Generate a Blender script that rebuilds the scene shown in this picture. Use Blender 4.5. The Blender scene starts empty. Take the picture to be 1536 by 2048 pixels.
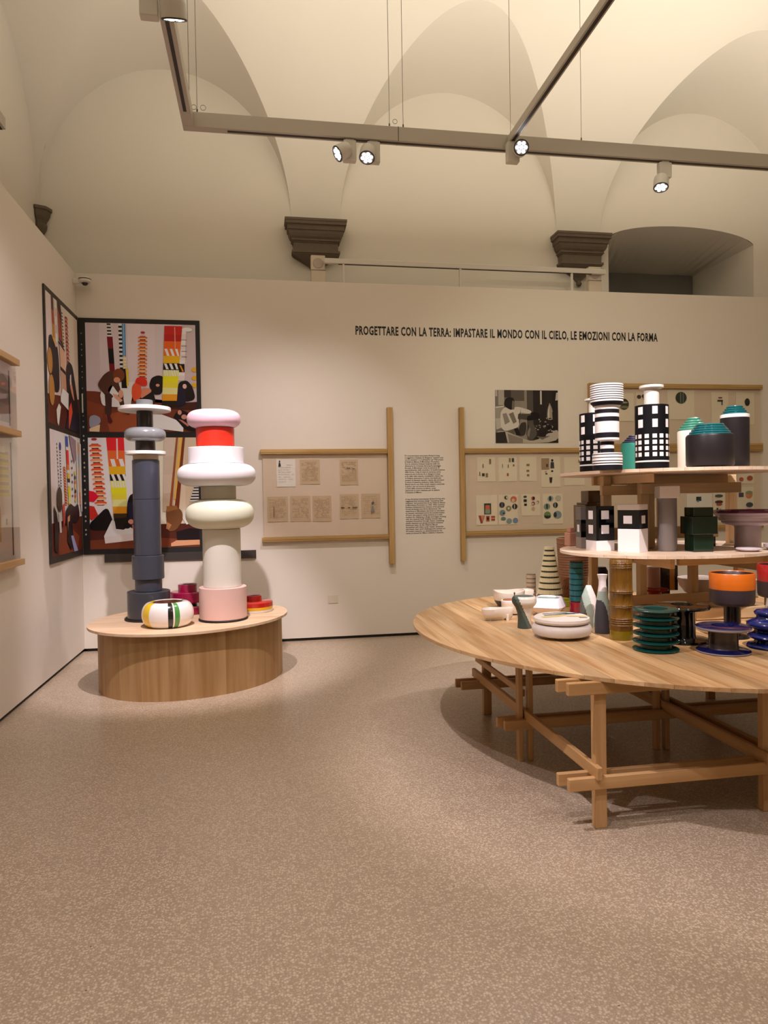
import bpy, bmesh, math, random
from mathutils import Vector, Matrix
random.seed(7)
PI = math.pi
SC = bpy.context.scene
COL = SC.collection

# ------------------------------------------------------------------ camera, light, exposure
def make_camera():
    yaw, pitch, roll = 0.170118, -0.018987, -0.01677
    f = Vector((math.sin(yaw)*math.cos(pitch), math.cos(yaw)*math.cos(pitch), math.sin(pitch)))
    r = Vector((math.cos(yaw), -math.sin(yaw), 0.0))
    u = r.cross(f)
    r2 = r*math.cos(roll) + u*math.sin(roll)
    u2 = -r*math.sin(roll) + u*math.cos(roll)
    cam = bpy.data.cameras.new('camera')
    o = bpy.data.objects.new('camera', cam)
    COL.objects.link(o)
    o.matrix_world = Matrix(((r2.x, u2.x, -f.x, 0), (r2.y, u2.y, -f.y, 0), (r2.z, u2.z, -f.z, 1.5), (0, 0, 0, 1)))
    cam.sensor_fit = 'HORIZONTAL'
    cam.sensor_width = 36.0
    cam.lens = 36.0*1414.0/1536.0
    cam.clip_start = 0.05
    SC.camera = o
make_camera()

SC.view_settings.view_transform = 'Standard'
SC.view_settings.look = 'None'
SC.view_settings.gamma = 1.0
SC.view_settings.use_curve_mapping = False
SC.view_settings.exposure = 0.08
SC.cycles.max_bounces = 5
SC.cycles.diffuse_bounces = 3
SC.cycles.glossy_bounces = 2
SC.cycles.transmission_bounces = 2
SC.cycles.caustics_reflective = False
SC.cycles.caustics_refractive = False

world = bpy.data.worlds.new('world')
SC.world = world
world.use_nodes = True
world.node_tree.nodes['Background'].inputs[0].default_value = (1.0, 0.80, 0.58, 1)
world.node_tree.nodes['Background'].inputs[1].default_value = 0.02

WARM = (1.0, 0.92, 0.78)
SPOTC = (1.0, 0.89, 0.95)

def area_strip(name, loc, sx, sy, power, color, rot=(PI, 0, 0)):
    l = bpy.data.lights.new(name, 'AREA')
    l.shape = 'RECTANGLE'; l.size = sx; l.size_y = sy
    l.energy = power; l.color = color
    o = bpy.data.objects.new(name, l); COL.objects.link(o)
    o.location = loc; o.rotation_euler = rot
    return o

def spot(name, loc, target, power, angle=40, blend=0.6, color=SPOTC, radius=0.03):
    l = bpy.data.lights.new(name, 'SPOT')
    l.energy = power; l.color = color
    l.spot_size = math.radians(angle); l.spot_blend = blend
    l.shadow_soft_size = radius
    o = bpy.data.objects.new(name, l); COL.objects.link(o)
    o.location = loc
    o.rotation_euler = (Vector(target)-Vector(loc)).to_track_quat('-Z', 'Y').to_euler()
    return o

# uplight strips recessed in the top faces of the hung track beams (facing the vault)
for k, (xa, xb) in enumerate(((-0.25, 0.94), (1.30, 1.97), (2.17, 2.59), (2.79, 6.2))):
    area_strip('uplight_back_beam_%d' % (k+1), ((xa+xb)/2, 5.6, 4.461), xb-xa, 0.05, 17.0*(xb-xa), WARM)
area_strip('uplight_left_arm', (-0.50, 2.0, 4.47), 0.05, 6.2, 66, WARM)
area_strip('uplight_right_arm', (4.9, 2.0, 4.47), 0.05, 6.2, 60, WARM)
# spots: lamps in view, lamps on the arms over the camera, added fill spots
spot('spot_beam_first', (0.672, 5.54, 4.14), (-0.9, 7.1, 1.2), 80, 84, 0.9)
spot('spot_beam_second', (0.885, 5.54, 4.14), (0.3, 7.3, 0.8), 105, 80, 0.9)
spot('spot_beam_third', (2.083, 5.37, 4.24), (1.9, 3.2, 0.7), 70, 60, 0.8)
spot('spot_beam_fourth', (3.38, 5.52, 4.04), (3.0, 5.3, 0.7), 80, 60, 0.8)
spot('fill_right_rear', (4.60, 6.2, 4.27), (3.2, 5.0, 0.8), 480, 46, 0.7)  # unseen spot added off to the right to light the far bowls
spot('spot_left_arm_near', (-0.436, 4.14, 4.11), (-0.62, 6.15, 0.95), 560, 42, 0.6)
spot('spot_left_arm_table', (-0.45, 2.6, 4.27), (2.1, 3.8, 1.0), 340, 58, 0.45)
spot('spot_middle_arm_table', (2.05, 1.8, 4.27), (2.6, 4.1, 1.4), 640, 38, 0.6, (1.0, 0.90, 0.90))
spot('spot_left_arm_wall', (-0.45, 3.3, 4.27), (-1.8, 5.7, 1.7), 140, 56, 0.8)
spot('fill_back_wall_left', (-0.45, 2.2, 4.27), (1.7, 7.5, 1.4), 110, 44, 0.9, WARM)  # unseen fill spot, added to raise the back wall brightness
spot('fill_back_wall_right', (2.05, 2.6, 4.27), (3.8, 7.5, 1.7), 190, 62, 0.9, WARM)  # added fill for the right part of the back wall, unseen
spot('fill_floor_left', (-0.45, 1.1, 4.27), (-0.5, 2.5, 0.0), 200, 84, 0.9)  # unseen fill added to lift the floor on the left
spot('fill_floor_right', (2.05, 0.2, 4.27), (1.2, 1.7, 0.0), 130, 90, 0.9)  # unseen fill added to lift the near floor

# ------------------------------------------------------------------ materials
def lin(c):
    return tuple((x/12.92 if x <= 0.04045 else ((x+0.055)/1.055)**2.4) for x in c)
def hx(s):
    return lin(tuple(int(s[i:i+2], 16)/255 for i in (0, 2, 4)))
_M = {}
def mat(name, col, rough=0.5, coat=0.0, noise=0.0, nscale=30.0, bump=0.0, bscale=60.0, spec=0.5, metal=0.0, stretch=None, tint=0.0):
    """glazed ceramic / paint / plaster: colour with slight procedural variation and relief"""
    if name in _M: return _M[name]
    m = bpy.data.materials.new(name); _M[name] = m
    m.use_nodes = True
    nt = m.node_tree; N = nt.nodes; L = nt.links
    b = N['Principled BSDF']
    c = hx(col) if isinstance(col, str) else col
    b.inputs['Base Color'].default_value = (*c, 1)
    b.inputs['Roughness'].default_value = rough
    b.inputs['Coat Weight'].default_value = coat
    b.inputs['Coat Roughness'].default_value = 0.06
    b.inputs['Specular IOR Level'].default_value = spec
    b.inputs['Metallic'].default_value = metal
    tc = N.new('ShaderNodeTexCoord')
    vec = tc.outputs['Object']
    if stretch:
        mp = N.new('ShaderNodeMapping'); mp.inputs['Scale'].default_value = stretch
        L.new(vec, mp.inputs[0]); vec = mp.outputs[0]
    nz = N.new('ShaderNodeTexNoise'); nz.inputs['Scale'].default_value = nscale; nz.inputs['Detail'].default_value = 3
    L.new(vec, nz.inputs[0])
    mr = N.new('ShaderNodeMapRange')
    k = max(noise, 0.015)
    mr.inputs[3].default_value = 1-k; mr.inputs[4].default_value = 1+k
    L.new(nz.outputs[0], mr.inputs[0])
    mx = N.new('ShaderNodeVectorMath'); mx.operation = 'SCALE'
    mx.inputs[0].default_value = c
    L.new(mr.outputs[0], mx.inputs['Scale'])
    L.new(mx.outputs[0], b.inputs['Base Color'])
    if bump > 0:
        n2 = N.new('ShaderNodeTexNoise'); n2.inputs['Scale'].default_value = bscale; n2.inputs['Detail'].default_value = 4
        L.new(vec, n2.inputs[0])
        bp = N.new('ShaderNodeBump'); bp.inputs['Strength'].default_value = bump; bp.inputs['Distance'].default_value = 0.01
        L.new(n2.outputs[0], bp.inputs['Height']); L.new(bp.outputs[0], b.inputs['Normal'])
    return m

def wood(name, light, dark, axis, rough=0.4, var=0.12, scale=1.0):
    """wood grain stretched along one axis; every plank gets its own tone from the object's random number"""
    if name in _M: return _M[name]
    m = bpy.data.materials.new(name); _M[name] = m
    m.use_nodes = True
    nt = m.node_tree; N = nt.nodes; L = nt.links
    b = N['Principled BSDF']
    b.inputs['Roughness'].default_value = rough
    b.inputs['Specular IOR Level'].default_value = 0.35
    tc = N.new('ShaderNodeTexCoord'); oi = N.new('ShaderNodeObjectInfo')
    off = N.new('ShaderNodeVectorMath'); off.operation = 'ADD'
    cb = N.new('ShaderNodeCombineXYZ')
    ml = N.new('ShaderNodeMath'); ml.operation = 'MULTIPLY'; ml.inputs[1].default_value = 37.0
    L.new(oi.outputs['Random'], ml.inputs[0])
    for i in range(3): L.new(ml.outputs[0], cb.inputs[i])
    L.new(tc.outputs['Object'], off.inputs[0]); L.new(cb.outputs[0], off.inputs[1])
    mp = N.new('ShaderNodeMapping')
    s = [26.0*scale]*3; s[axis] = 1.6*scale
    mp.inputs['Scale'].default_value = s
    L.new(off.outputs[0], mp.inputs[0])
    nz = N.new('ShaderNodeTexNoise'); nz.inputs['Scale'].default_value = 1.0; nz.inputs['Detail'].default_value = 5; nz.inputs['Distortion'].default_value = 0.6
    L.new(mp.outputs[0], nz.inputs[0])
    mp2 = N.new('ShaderNodeMapping')
    s = [9.0*scale]*3; s[axis] = 0.8*scale
    mp2.inputs['Scale'].default_value = s
    L.new(off.outputs[0], mp2.inputs[0])
    n2 = N.new('ShaderNodeTexNoise'); n2.inputs['Scale'].default_value = 1.0; n2.inputs['Detail'].default_value = 2
    L.new(mp2.outputs[0], n2.inputs[0])
    ad = N.new('ShaderNodeMath'); ad.operation = 'ADD'
    L.new(nz.outputs[0], ad.inputs[0]); L.new(n2.outputs[0], ad.inputs[1])
    mr = N.new('ShaderNodeMapRange'); mr.inputs[1].default_value = 0.7; mr.inputs[2].default_value = 1.3
    L.new(ad.outputs[0], mr.inputs[0])
    mix = N.new('ShaderNodeMix'); mix.data_type = 'RGBA'
    mix.inputs['A'].default_value = (*hx(light), 1); mix.inputs['B'].default_value = (*hx(dark), 1)
    L.new(mr.outputs[0], mix.inputs['Factor'])
    vr = N.new('ShaderNodeMapRange'); vr.inputs[3].default_value = 1-var; vr.inputs[4].default_value = 1+var*0.6
    L.new(oi.outputs['Random'], vr.inputs[0])
    sc_ = N.new('ShaderNodeVectorMath'); sc_.operation = 'SCALE'
    L.new(mix.outputs['Result'], sc_.inputs[0]); L.new(vr.outputs[0], sc_.inputs['Scale'])
    L.new(sc_.outputs[0], b.inputs['Base Color'])
    bp = N.new('ShaderNodeBump'); bp.inputs['Strength'].default_value = 0.08; bp.inputs['Distance'].default_value = 0.004
    L.new(nz.outputs[0], bp.inputs['Height']); L.new(bp.outputs[0], b.inputs['Normal'])
    return m

def terrazzo():
    """fine beige terrazzo: small light chips in a darker ground, a few dark specks, satin polish"""
    m = bpy.data.materials.new('terrazzo'); m.use_nodes = True
    nt = m.node_tree; N = nt.nodes; L = nt.links
    b = N['Principled BSDF']
    tc = N.new('ShaderNodeTexCoord')
    wob = N.new('ShaderNodeTexNoise'); wob.inputs['Scale'].default_value = 60
    L.new(tc.outputs['Object'], wob.inputs[0])
    wv = N.new('ShaderNodeVectorMath'); wv.operation = 'SCALE'; wv.inputs['Scale'].default_value = 0.010
    L.new(wob.outputs['Color'], wv.inputs[0])
    av = N.new('ShaderNodeVectorMath'); L.new(tc.outputs['Object'], av.inputs[0]); L.new(wv.outputs[0], av.inputs[1])
    def chips(scale, thr, soft):
        v = N.new('ShaderNodeTexVoronoi'); v.inputs['Scale'].default_value = scale
        L.new(av.outputs[0], v.inputs['Vector'])
        hs = N.new('ShaderNodeSeparateColor'); L.new(v.outputs['Color'], hs.inputs[0])
        g = N.new('ShaderNodeMath'); g.operation = 'GREATER_THAN'; g.inputs[1].default_value = thr
        L.new(hs.outputs[0], g.inputs[0])
        r = N.new('ShaderNodeMapRange'); r.inputs[1].default_value = soft; r.inputs[2].default_value = soft*0.45
        L.new(v.outputs['Distance'], r.inputs[0])
        ml = N.new('ShaderNodeMath'); ml.operation = 'MULTIPLY'
        L.new(g.outputs[0], ml.inputs[0]); L.new(r.outputs[0], ml.inputs[1])
        return ml, hs
    c1, h1 = chips(105, 0.45, 0.62)
    c2, h2 = chips(210, 0.55, 0.62)
    mxm = N.new('ShaderNodeMath'); mxm.operation = 'MAXIMUM'
    c2s = N.new('ShaderNodeMath'); c2s.operation = 'MULTIPLY'; c2s.inputs[1].default_value = 0.6
    L.new(c2.outputs[0], c2s.inputs[0]); L.new(c1.outputs[0], mxm.inputs[0]); L.new(c2s.outputs[0], mxm.inputs[1])
    mx = N.new('ShaderNodeMix'); mx.data_type = 'RGBA'
    mx.inputs['A'].default_value = (*hx('A9957F'), 1); mx.inputs['B'].default_value = (*hx('D2C0A9'), 1)
    L.new(mxm.outputs[0], mx.inputs['Factor'])
    big = N.new('ShaderNodeTexNoise'); big.inputs['Scale'].default_value = 6; big.inputs['Detail'].default_value = 3
    L.new(tc.outputs['Object'], big.inputs[0])
    r2 = N.new('ShaderNodeMapRange'); r2.inputs[3].default_value = 0.93; r2.inputs[4].default_value = 1.07
    L.new(big.outputs[0], r2.inputs[0])
    sv = N.new('ShaderNodeVectorMath'); sv.operation = 'SCALE'
    L.new(mx.outputs['Result'], sv.inputs[0]); L.new(r2.outputs[0], sv.inputs['Scale'])
    v3 = N.new('ShaderNodeTexVoronoi'); v3.inputs['Scale'].default_value = 9
    L.new(tc.outputs['Object'], v3.inputs['Vector'])
    lt = N.new('ShaderNodeMath'); lt.operation = 'LESS_THAN'; lt.inputs[1].default_value = 0.028
    L.new(v3.outputs['Distance'], lt.inputs[0])
    m3 = N.new('ShaderNodeMix'); m3.data_type = 'RGBA'
    m3.inputs['B'].default_value = (*hx('6A584A'), 1)
    L.new(lt.outputs[0], m3.inputs['Factor']); L.new(sv.outputs[0], m3.inputs['A'])
    L.new(m3.outputs['Result'], b.inputs['Base Color'])
    r4 = N.new('ShaderNodeMapRange'); r4.inputs[3].default_value = 0.26; r4.inputs[4].default_value = 0.36
    L.new(big.outputs[0], r4.inputs[0]); L.new(r4.outputs[0], b.inputs['Roughness'])
    b.inputs['Specular IOR Level'].default_value = 0.4
    return m

def print_material():
    """flat print: every inked patch carries its own colour"""
    m = bpy.data.materials.new('printed_ink'); m.use_nodes = True
    nt = m.node_tree; N = nt.nodes; L = nt.links
    b = N['Principled BSDF']
    at = N.new('ShaderNodeAttribute'); at.attribute_name = 'ink'
    L.new(at.outputs['Color'], b.inputs['Base Color'])
    b.inputs['Roughness'].default_value = 0.45
    b.inputs['Specular IOR Level'].default_value = 0.25
    return m
INK = print_material()

def acrylic():
    m = bpy.data.materials.new('clear_acrylic'); m.use_nodes = True
    nt = m.node_tree; N = nt.nodes; L = nt.links
    N.remove(N['Principled BSDF'])
    out = N['Material Output']
    tr = N.new('ShaderNodeBsdfTransparent'); tr.inputs[0].default_value = (0.995, 0.99, 0.985, 1)
    gl = N.new('ShaderNodeBsdfGlossy'); gl.inputs['Roughness'].default_value = 0.04
    nz = N.new('ShaderNodeTexNoise'); nz.inputs['Scale'].default_value = 1.5
    bp = N.new('ShaderNodeBump'); bp.inputs['Strength'].default_value = 0.02
    L.new(nz.outputs[0], bp.inputs['Height']); L.new(bp.outputs[0], gl.inputs['Normal'])
    lw = N.new('ShaderNodeLayerWeight'); lw.inputs[0].default_value = 0.5
    pw = N.new('ShaderNodeMath'); pw.operation = 'POWER'; pw.inputs[1].default_value = 4.0
    fr = N.new('ShaderNodeMath'); fr.operation = 'MULTIPLY_ADD'; fr.inputs[1].default_value = 0.9; fr.inputs[2].default_value = 0.03
    L.new(lw.outputs['Facing'], pw.inputs[0]); L.new(pw.outputs[0], fr.inputs[0])
    mx = N.new('ShaderNodeMixShader')
    L.new(fr.outputs[0], mx.inputs[0]); L.new(tr.outputs[0], mx.inputs[1]); L.new(gl.outputs[0], mx.inputs[2])
    L.new(mx.outputs[0], out.inputs[0])
    return m
ACRYL = acrylic()

def glow(name, col, strength):
    m = bpy.data.materials.new(name); m.use_nodes = True
    N = m.node_tree.nodes; L = m.node_tree.links
    b = N['Principled BSDF']
    b.inputs['Emission Color'].default_value = (*col, 1)
    b.inputs['Emission Strength'].default_value = strength
    return m
LENS = glow('lamp_lens', (1.0, 0.97, 0.98), 9)

PLASTER = mat('plaster', 'E8E0D2', 0.9, noise=0.02, nscale=2.2)
PANEL = mat('wall_paint', 'E6DCCE', 0.75, noise=0.008, nscale=2)
STONE = mat('grey_sandstone', '6E6152', 0.85, noise=0.12, nscale=18, bump=0.15, bscale=60)
BLACKM = mat('black_matt', '14110F', 0.6)
TRACKW = mat('track_white', 'BFB7A9', 0.45)
DARKSLOT = mat('track_slot', '2A2320', 0.5)
TABLEW = wood('beech_table', 'E0BE90', 'B08250', 1, 0.34, 0.22)
TIERW = wood('beech_tier_lit', 'EAD5BE', 'D6B698', 1, 0.38, 0.10)  # paler beech: the strong spotlight on the tiers is put into the colour
BEAMX = wood('beech_beam_x', 'CFA574', 'B48750', 0, 0.45, 0.06)
BEAMY = wood('beech_beam_y', 'CFA574', 'B48750', 1, 0.45, 0.06)
BEAMZ = wood('beech_beam_z', 'CFA574', 'B48750', 2, 0.45, 0.06)
TRX = wood('trestle_lit_x', 'EED3AC', 'DAB686', 0, 0.45, 0.06)  # trestle wood lightened: colour stands in for light missing under the tiers
TRY = wood('trestle_lit_y', 'EED3AC', 'DAB686', 1, 0.45, 0.06)
TRZ = wood('trestle_lit_z', 'EED3AC', 'DAB686', 2, 0.45, 0.06)
PLYZ = wood('plywood_stave', 'BE9A6C', '9C7446', 2, 0.5, 0.05, 0.7)
SLABW = wood('pale_slab', 'EBD2B4', 'D5AE86', 0, 0.4, 0.07)
FRAMEX = wood('frame_rail_wood', 'C9A56C', 'AB8448', 0, 0.5, 0.05)
FRAMEY = wood('frame_rail_wood_side', 'C9A678', 'B48B58', 1, 0.5, 0.05)
FRAMEZ = wood('frame_post_wood', 'C9A56C', 'AB8448', 2, 0.5, 0.05)

# ------------------------------------------------------------------ mesh helpers
def link(name, me, parent=None, loc=None):
    o = bpy.data.objects.new(name, me); COL.objects.link(o)
    if parent is not None: o.parent = parent
    if loc is not None: o.location = loc
    return o
def tag(o, label, cat=None, group=None, kind=None):
    if label: o['label'] = label
    if cat: o['category'] = cat
    if group: o['group'] = group
    if kind: o['kind'] = kind
    return o
def thing(name, label, cat, loc=(0, 0, 0), rz=0.0, group=None):
    o = bpy.data.objects.new(name, None); COL.objects.link(o)
    o.location = loc; o.rotation_euler = (0, 0, rz); o.empty_display_size = 0.05
    return tag(o, label, cat, group)
def struct(o):
    o['kind'] = 'structure'; return o
def mesh(name, verts, faces, mats, fm=None, smooth=None):
    me = bpy.data.meshes.new(name)
    me.from_pydata([tuple(v) for v in verts], [], faces)
    if not isinstance(mats, (list, tuple)): mats = [mats]
    for m in mats: me.materials.append(m)
    if fm:
        for p, i in zip(me.polygons, fm): p.material_index = i
    if smooth is not None:
        for p in me.polygons: p.use_smooth = True
        me.set_sharp_from_angle(angle=math.radians(smooth))
    me.update()
    return me
def box(name, x0, x1, y0, y1, z0, z1, m, parent=None, bev=0.003):
    bm = bmesh.new()
    bmesh.ops.create_cube(bm, size=1.0)
    for v in bm.verts:
        v.co = Vector(((x0+x1)/2+v.co.x*(x1-x0), (y0+y1)/2+v.co.y*(y1-y0), (z0+z1)/2+v.co.z*(z1-z0)))
    if bev: bmesh.ops.bevel(bm, geom=bm.edges[:], offset=bev, segments=1, affect='EDGES')
    me = bpy.data.meshes.new(name); bm.to_mesh(me); bm.free()
    me.materials.append(m)
    return link(name, me, parent)
def lathe(name, prof, mats, parent=None, seg=44, loc=None, smooth=40, sx=1.0, sy=1.0):
    """revolve (radius, height[, material]) points; rows with radius 0 close the surface"""
    V = []; rows = []
    for p in prof:
        r, z = p[0], p[1]
        if r < 1e-6:
            rows.append([len(V)]); V.append((0, 0, z))
        else:
            rows.append(list(range(len(V), len(V)+seg)))
            for i in range(seg):
                a = 2*PI*i/seg
                V.append((r*math.cos(a)*sx, r*math.sin(a)*sy, z))
    F = []; fm = []
    for k in range(len(prof)-1):
        a, b = rows[k], rows[k+1]
        mi = prof[k][2] if len(prof[k]) > 2 else 0
        for i in range(seg):
            j = (i+1) % seg
            if len(a) == 1 and len(b) == 1: continue
            if len(a) == 1: F.append((a[0], b[j], b[i]))
            elif len(b) == 1: F.append((a[i], a[j], b[0]))
            else: F.append((a[i], a[j], b[j], b[i]))
            fm.append(mi)
    return link(name, mesh(name, V, F, mats, fm, smooth), parent, loc)
def S(s, prof):
    return [(p[0]*s, p[1]*s, *p[2:]) for p in prof]
def cyl(name, r, z0, z1, m, parent=None, bev=0.004, seg=44, loc=None):
    b = min(bev, r*0.4, (z1-z0)*0.4)
    return lathe(name, [(0, z0), (r-b, z0), (r, z0+b), (r, z1-b), (r-b, z1), (0, z1)], m, parent, seg, loc)
def tyre(r, z0, z1, k=2.3, inner=0.45, n=14):
    """profile of a fat rounded ring that looks closed on top"""
    h = (z1-z0)/2; zc = (z0+z1)/2; w = min(h*1.35, r*(1-inner))
    pts = [(0, z0), (r-w, z0)]
    for i in range(1, 2*n):
        a = -PI/2+PI*i/(2*n)
        c, s = math.cos(a), math.sin(a)
        pts.append((r-w+w*abs(c)**(2/k), zc+h*math.copysign(abs(s)**(2/k), s)))
    pts += [(r-w, z1), (0, z1)]
    return pts
def prism(name, poly, z0, z1, m, parent=None, bev=0.002, loc=None):
    n = len(poly)
    bm = bmesh.new()
    a = [bm.verts.new((x, y, z0)) for x, y in poly]; b = [bm.verts.new((x, y, z1)) for x, y in poly]
    bm.faces.new(a[::-1]); bm.faces.new(b)
    for i in range(n): bm.faces.new((a[i], a[(i+1) % n], b[(i+1) % n], b[i]))
    bmesh.ops.recalc_face_normals(bm, faces=bm.faces[:])
    if bev: bmesh.ops.bevel(bm, geom=bm.edges[:], offset=bev, segments=1, affect='EDGES')
    me = bpy.data.meshes.new(name); bm.to_mesh(me); bm.free(); me.materials.append(m)
    return link(name, me, parent, loc)
def tube(name, pts, r, m, parent=None, seg=8):
    V = []; F = []
    n = len(pts)
    for i, p in enumerate(pts):
        p = Vector(p)
        d = (Vector(pts[min(i+1, n-1)])-Vector(pts[max(i-1, 0)])).normalized()
        up = Vector((0, 0, 1)) if abs(d.z) < 0.9 else Vector((1, 0, 0))
        a = d.cross(up).normalized(); b = d.cross(a)
        for k in range(seg):
            t = 2*PI*k/seg
            V.append(p+a*math.cos(t)*r+b*math.sin(t)*r)
    for i in range(n-1):
        for k in range(seg):
            l = (k+1) % seg
            F.append((i*seg+k, i*seg+l, (i+1)*seg+l, (i+1)*seg+k))
    F.append(tuple(range(seg))[::-1]); F.append(tuple((n-1)*seg+k for k in range(seg)))
    return link(name, mesh(name, V, F, m, None, 50), parent)
def flat_print(name, o, ux, uz, w, h, shapes, parent=None, step=0.00006, gain=1.0):
    """a flat print: coloured patches in millimetre-thin layers. o = lower left corner, ux/uz = unit axes"""
    o = Vector(o); ux = Vector(ux); uz = Vector(uz); nn = ux.cross(uz)
    bm = bmesh.new()
    lay = bm.loops.layers.float_color.new('ink')
    for i, (c, poly) in enumerate(shapes):
        vs = [bm.verts.new(o+ux*(u*w)+uz*(v*h)+nn*(step*(i+1))) for u, v in poly]
        f = bm.faces.new(vs)
        cc = (*[min(0.88, v*gain) for v in hx(c)], 1)
        for l in f.loops: l[lay] = cc
    bmesh.ops.triangulate(bm, faces=[f for f in bm.faces if len(f.verts) > 4])
    me = bpy.data.meshes.new(name); bm.to_mesh(me); bm.free(); me.materials.append(INK)
    return link(name, me, parent)
def rect(x0, y0, x1, y1): return [(x0, y0), (x1, y0), (x1, y1), (x0, y1)]
def ellp(cx, cy, rx, ry, n=20, a0=0.0, a1=2*PI):
    full = abs(a1-a0-2*PI) < 1e-6
    m = n if full else n-1
    return [(cx+rx*math.cos(a0+(a1-a0)*i/m), cy+ry*math.sin(a0+(a1-a0)*i/m)) for i in range(n)]
def band(x0a, x1a, ya, x0b, x1b, yb): return [(x0a, ya), (x1a, ya), (x1b, yb), (x0b, yb)]

# ------------------------------------------------------------------ the old vaulted hall
XL, XR, YB, YF = -2.27, 9.85, 8.0, -2.0
ZS, HV, SPAN, AR, SLOPE = 4.62, 2.67, 5.0, 1.55, 0.17
def main_h(d):
    t = (SPAN-d)/SPAN
    return HV*math.sqrt(max(0.0, 1-t*t))
def vault_side(name, to_w, length, bays, wall_name, hole=None):
    V = []; F = []; WV = []; WF = []
    def col_strip(columns):
        for a, b in zip(columns, columns[1:]):
            base = len(V)
            V.extend(a); V.extend(b); n = len(a)
            for i in range(n-1): F.append((base+i, base+i+1, base+n+i+1, base+n+i))
    def grid(columns):
        base = len(V); n = len(columns[0])
        for c in columns: V.extend(c)
        for j in range(len(columns)-1):
            for i in range(n-1):
                F.append((base+j*n+i, base+j*n+i+1, base+(j+1)*n+i+1, base+(j+1)*n+i))
    samples = []      # (s, arch height)
    prev = 0.0
    for (s0, s1) in bays:
        for k in range(0 if prev == 0.0 else 1, 4):
            samples.append((prev+(s0-prev)*k/4, 0.0))
        c, a = (s0+s1)/2, (s1-s0)/2
        n = 56
        for i in range(n+1):
            th = PI*i/n
            samples.append((c-a*math.cos(th), AR*math.sin(th)))
        prev = s1
    for k in range(1, 5): samples.append((prev+(length-prev)*k/4, 0.0))
    lun = []; mn = []; wl = []
    for s, ah in samples:
        lim = max(0.0, min(s, length-s))
        lo, hi = 0.0, SPAN
        if ah < 1e-4: d0 = 0.0
        else:
            for _ in range(50):
                md = (lo+hi)/2
                if main_h(md) < ah+SLOPE*md: lo = md
                else: hi = md
            d0 = hi
        dl = min(d0, lim)
        lun.append([to_w(s, dl*i/10, ZS+ah+SLOPE*dl*i/10) for i in range(11)])
        d1 = min(SPAN, lim); d0m = min(d0, d1)
        p0 = math.acos(max(-1, min(1, (SPAN-d0m)/SPAN))); p1 = math.acos(max(-1, min(1, (SPAN-d1)/SPAN)))
        c = []
        for i in range(27):
            ph = p0+(p1-p0)*i/26
            d = SPAN-SPAN*math.cos(ph)
            c.append(to_w(s, d, ZS+main_h(d)))
        mn.append(c)
    grid(lun); grid(mn)
    # flat wall under the arches (with an opening where asked)
    for (s, ah), (s2, ah2) in zip(samples, samples[1:]):
        if s2-s < 1e-6: continue
        cuts = [s, s2]
        if hole:
            for hs in (hole[0], hole[1]):
                if s < hs < s2: cuts.append(hs)
        cuts.sort()
        for a, b in zip(cuts, cuts[1:]):
            ha = ah+(ah2-ah)*(a-s)/(s2-s); hb = ah+(ah2-ah)*(b-s)/(s2-s)
            def quad(za, zb, zc, zd):
                i = len(WV)
                WV.extend([to_w(a, 0, za), to_w(b, 0, zb), to_w(b, 0, zc), to_w(a, 0, zd)])
                WF.append((i, i+1, i+2, i+3))
            if hole and a >= hole[0]-1e-6 and b <= hole[1]+1e-6:
                quad(hole[3](a), hole[3](b), ZS+hb, ZS+ha)
                quad(0, 0, hole[2], hole[2])
            else:
                quad(0, 0, ZS+hb, ZS+ha)
    return V, F, WV, WF

def win_top(s):                     # segmental head of the deep window opening, s measured along the back wall
    x = s+XL
    u = (x-5.15)/0.98
    return 4.60+0.21*math.sqrt(max(0.0, 1-min(1, u*u)*0.98))-0.03
BAYS_B = [(0.03, 2.648), (3.197, 5.779), (6.341, 8.923), (9.472, 12.09)]
BAYS_S = [(0.03, 2.648), (3.2, 6.8), (7.352, 9.97)]
HOLE = (4.175-XL, 6.13-XL, 2.2, win_top)
vault_V = []; vault_F = []
for wname, tw, ln, bays, hole in (
        ('wall_back', lambda s, d, z: (XL+s, YB-d, z), XR-XL, BAYS_B, HOLE),
        ('wall_front', lambda s, d, z: (XL+s, YF+d, z), XR-XL, BAYS_B, None),
        ('wall_left', lambda s, d, z: (XL+d, YB-s, z), YB-YF, BAYS_S, None),
        ('wall_right', lambda s, d, z: (XR-d, YB-s, z), YB-YF, BAYS_S, None)):
    V, F, WV, WF = vault_side(wname, tw, ln, bays, wname, hole)
    n = len(vault_V)
    vault_V += V; vault_F += [tuple(i+n for i in f) for f in F]
    struct(link(wname, mesh(wname, WV, WF, PLASTER)))
me = mesh('ceiling', vault_V, vault_F, PLASTER)
for p in me.polygons: p.use_smooth = True
struct(link('ceiling', me))
# deep splayed window reveal in the back wall
V = []; F = []
n = 16
xs0 = [4.175+(6.13-4.175)*i/n for i in range(n+1)]
xs1 = [4.45+(5.93-4.45)*i/n for i in range(n+1)]
fr = [(x, YB, win_top(x-XL)) for x in xs0]; bk = [(x, 9.0, 4.50) for x in xs1]
V = fr+bk
F = [(i, i+1, n+1+i+1, n+1+i) for i in range(n)]
b0 = len(V)
V += [(4.175, YB, 2.2), (4.45, 9.0, 2.2), (6.13, YB, 2.2), (5.93, 9.0, 2.2)]
F += [(0, n+1, b0+1, b0), (n, 2*n+1, b0+3, b0+2), (b0, b0+1, b0+3, b0+2)]
F += [(n+1, 2*n+1, b0+3, b0+1)]
struct(link('trim_1', mesh('window_reveal', V, F, PLASTER)))
w1 = struct(box('window_1', 4.46, 5.92, 8.96, 8.99, 2.3, 4.497, mat('grey_window_board', '7E7C76', 0.7, noise=0.03)))
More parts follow.
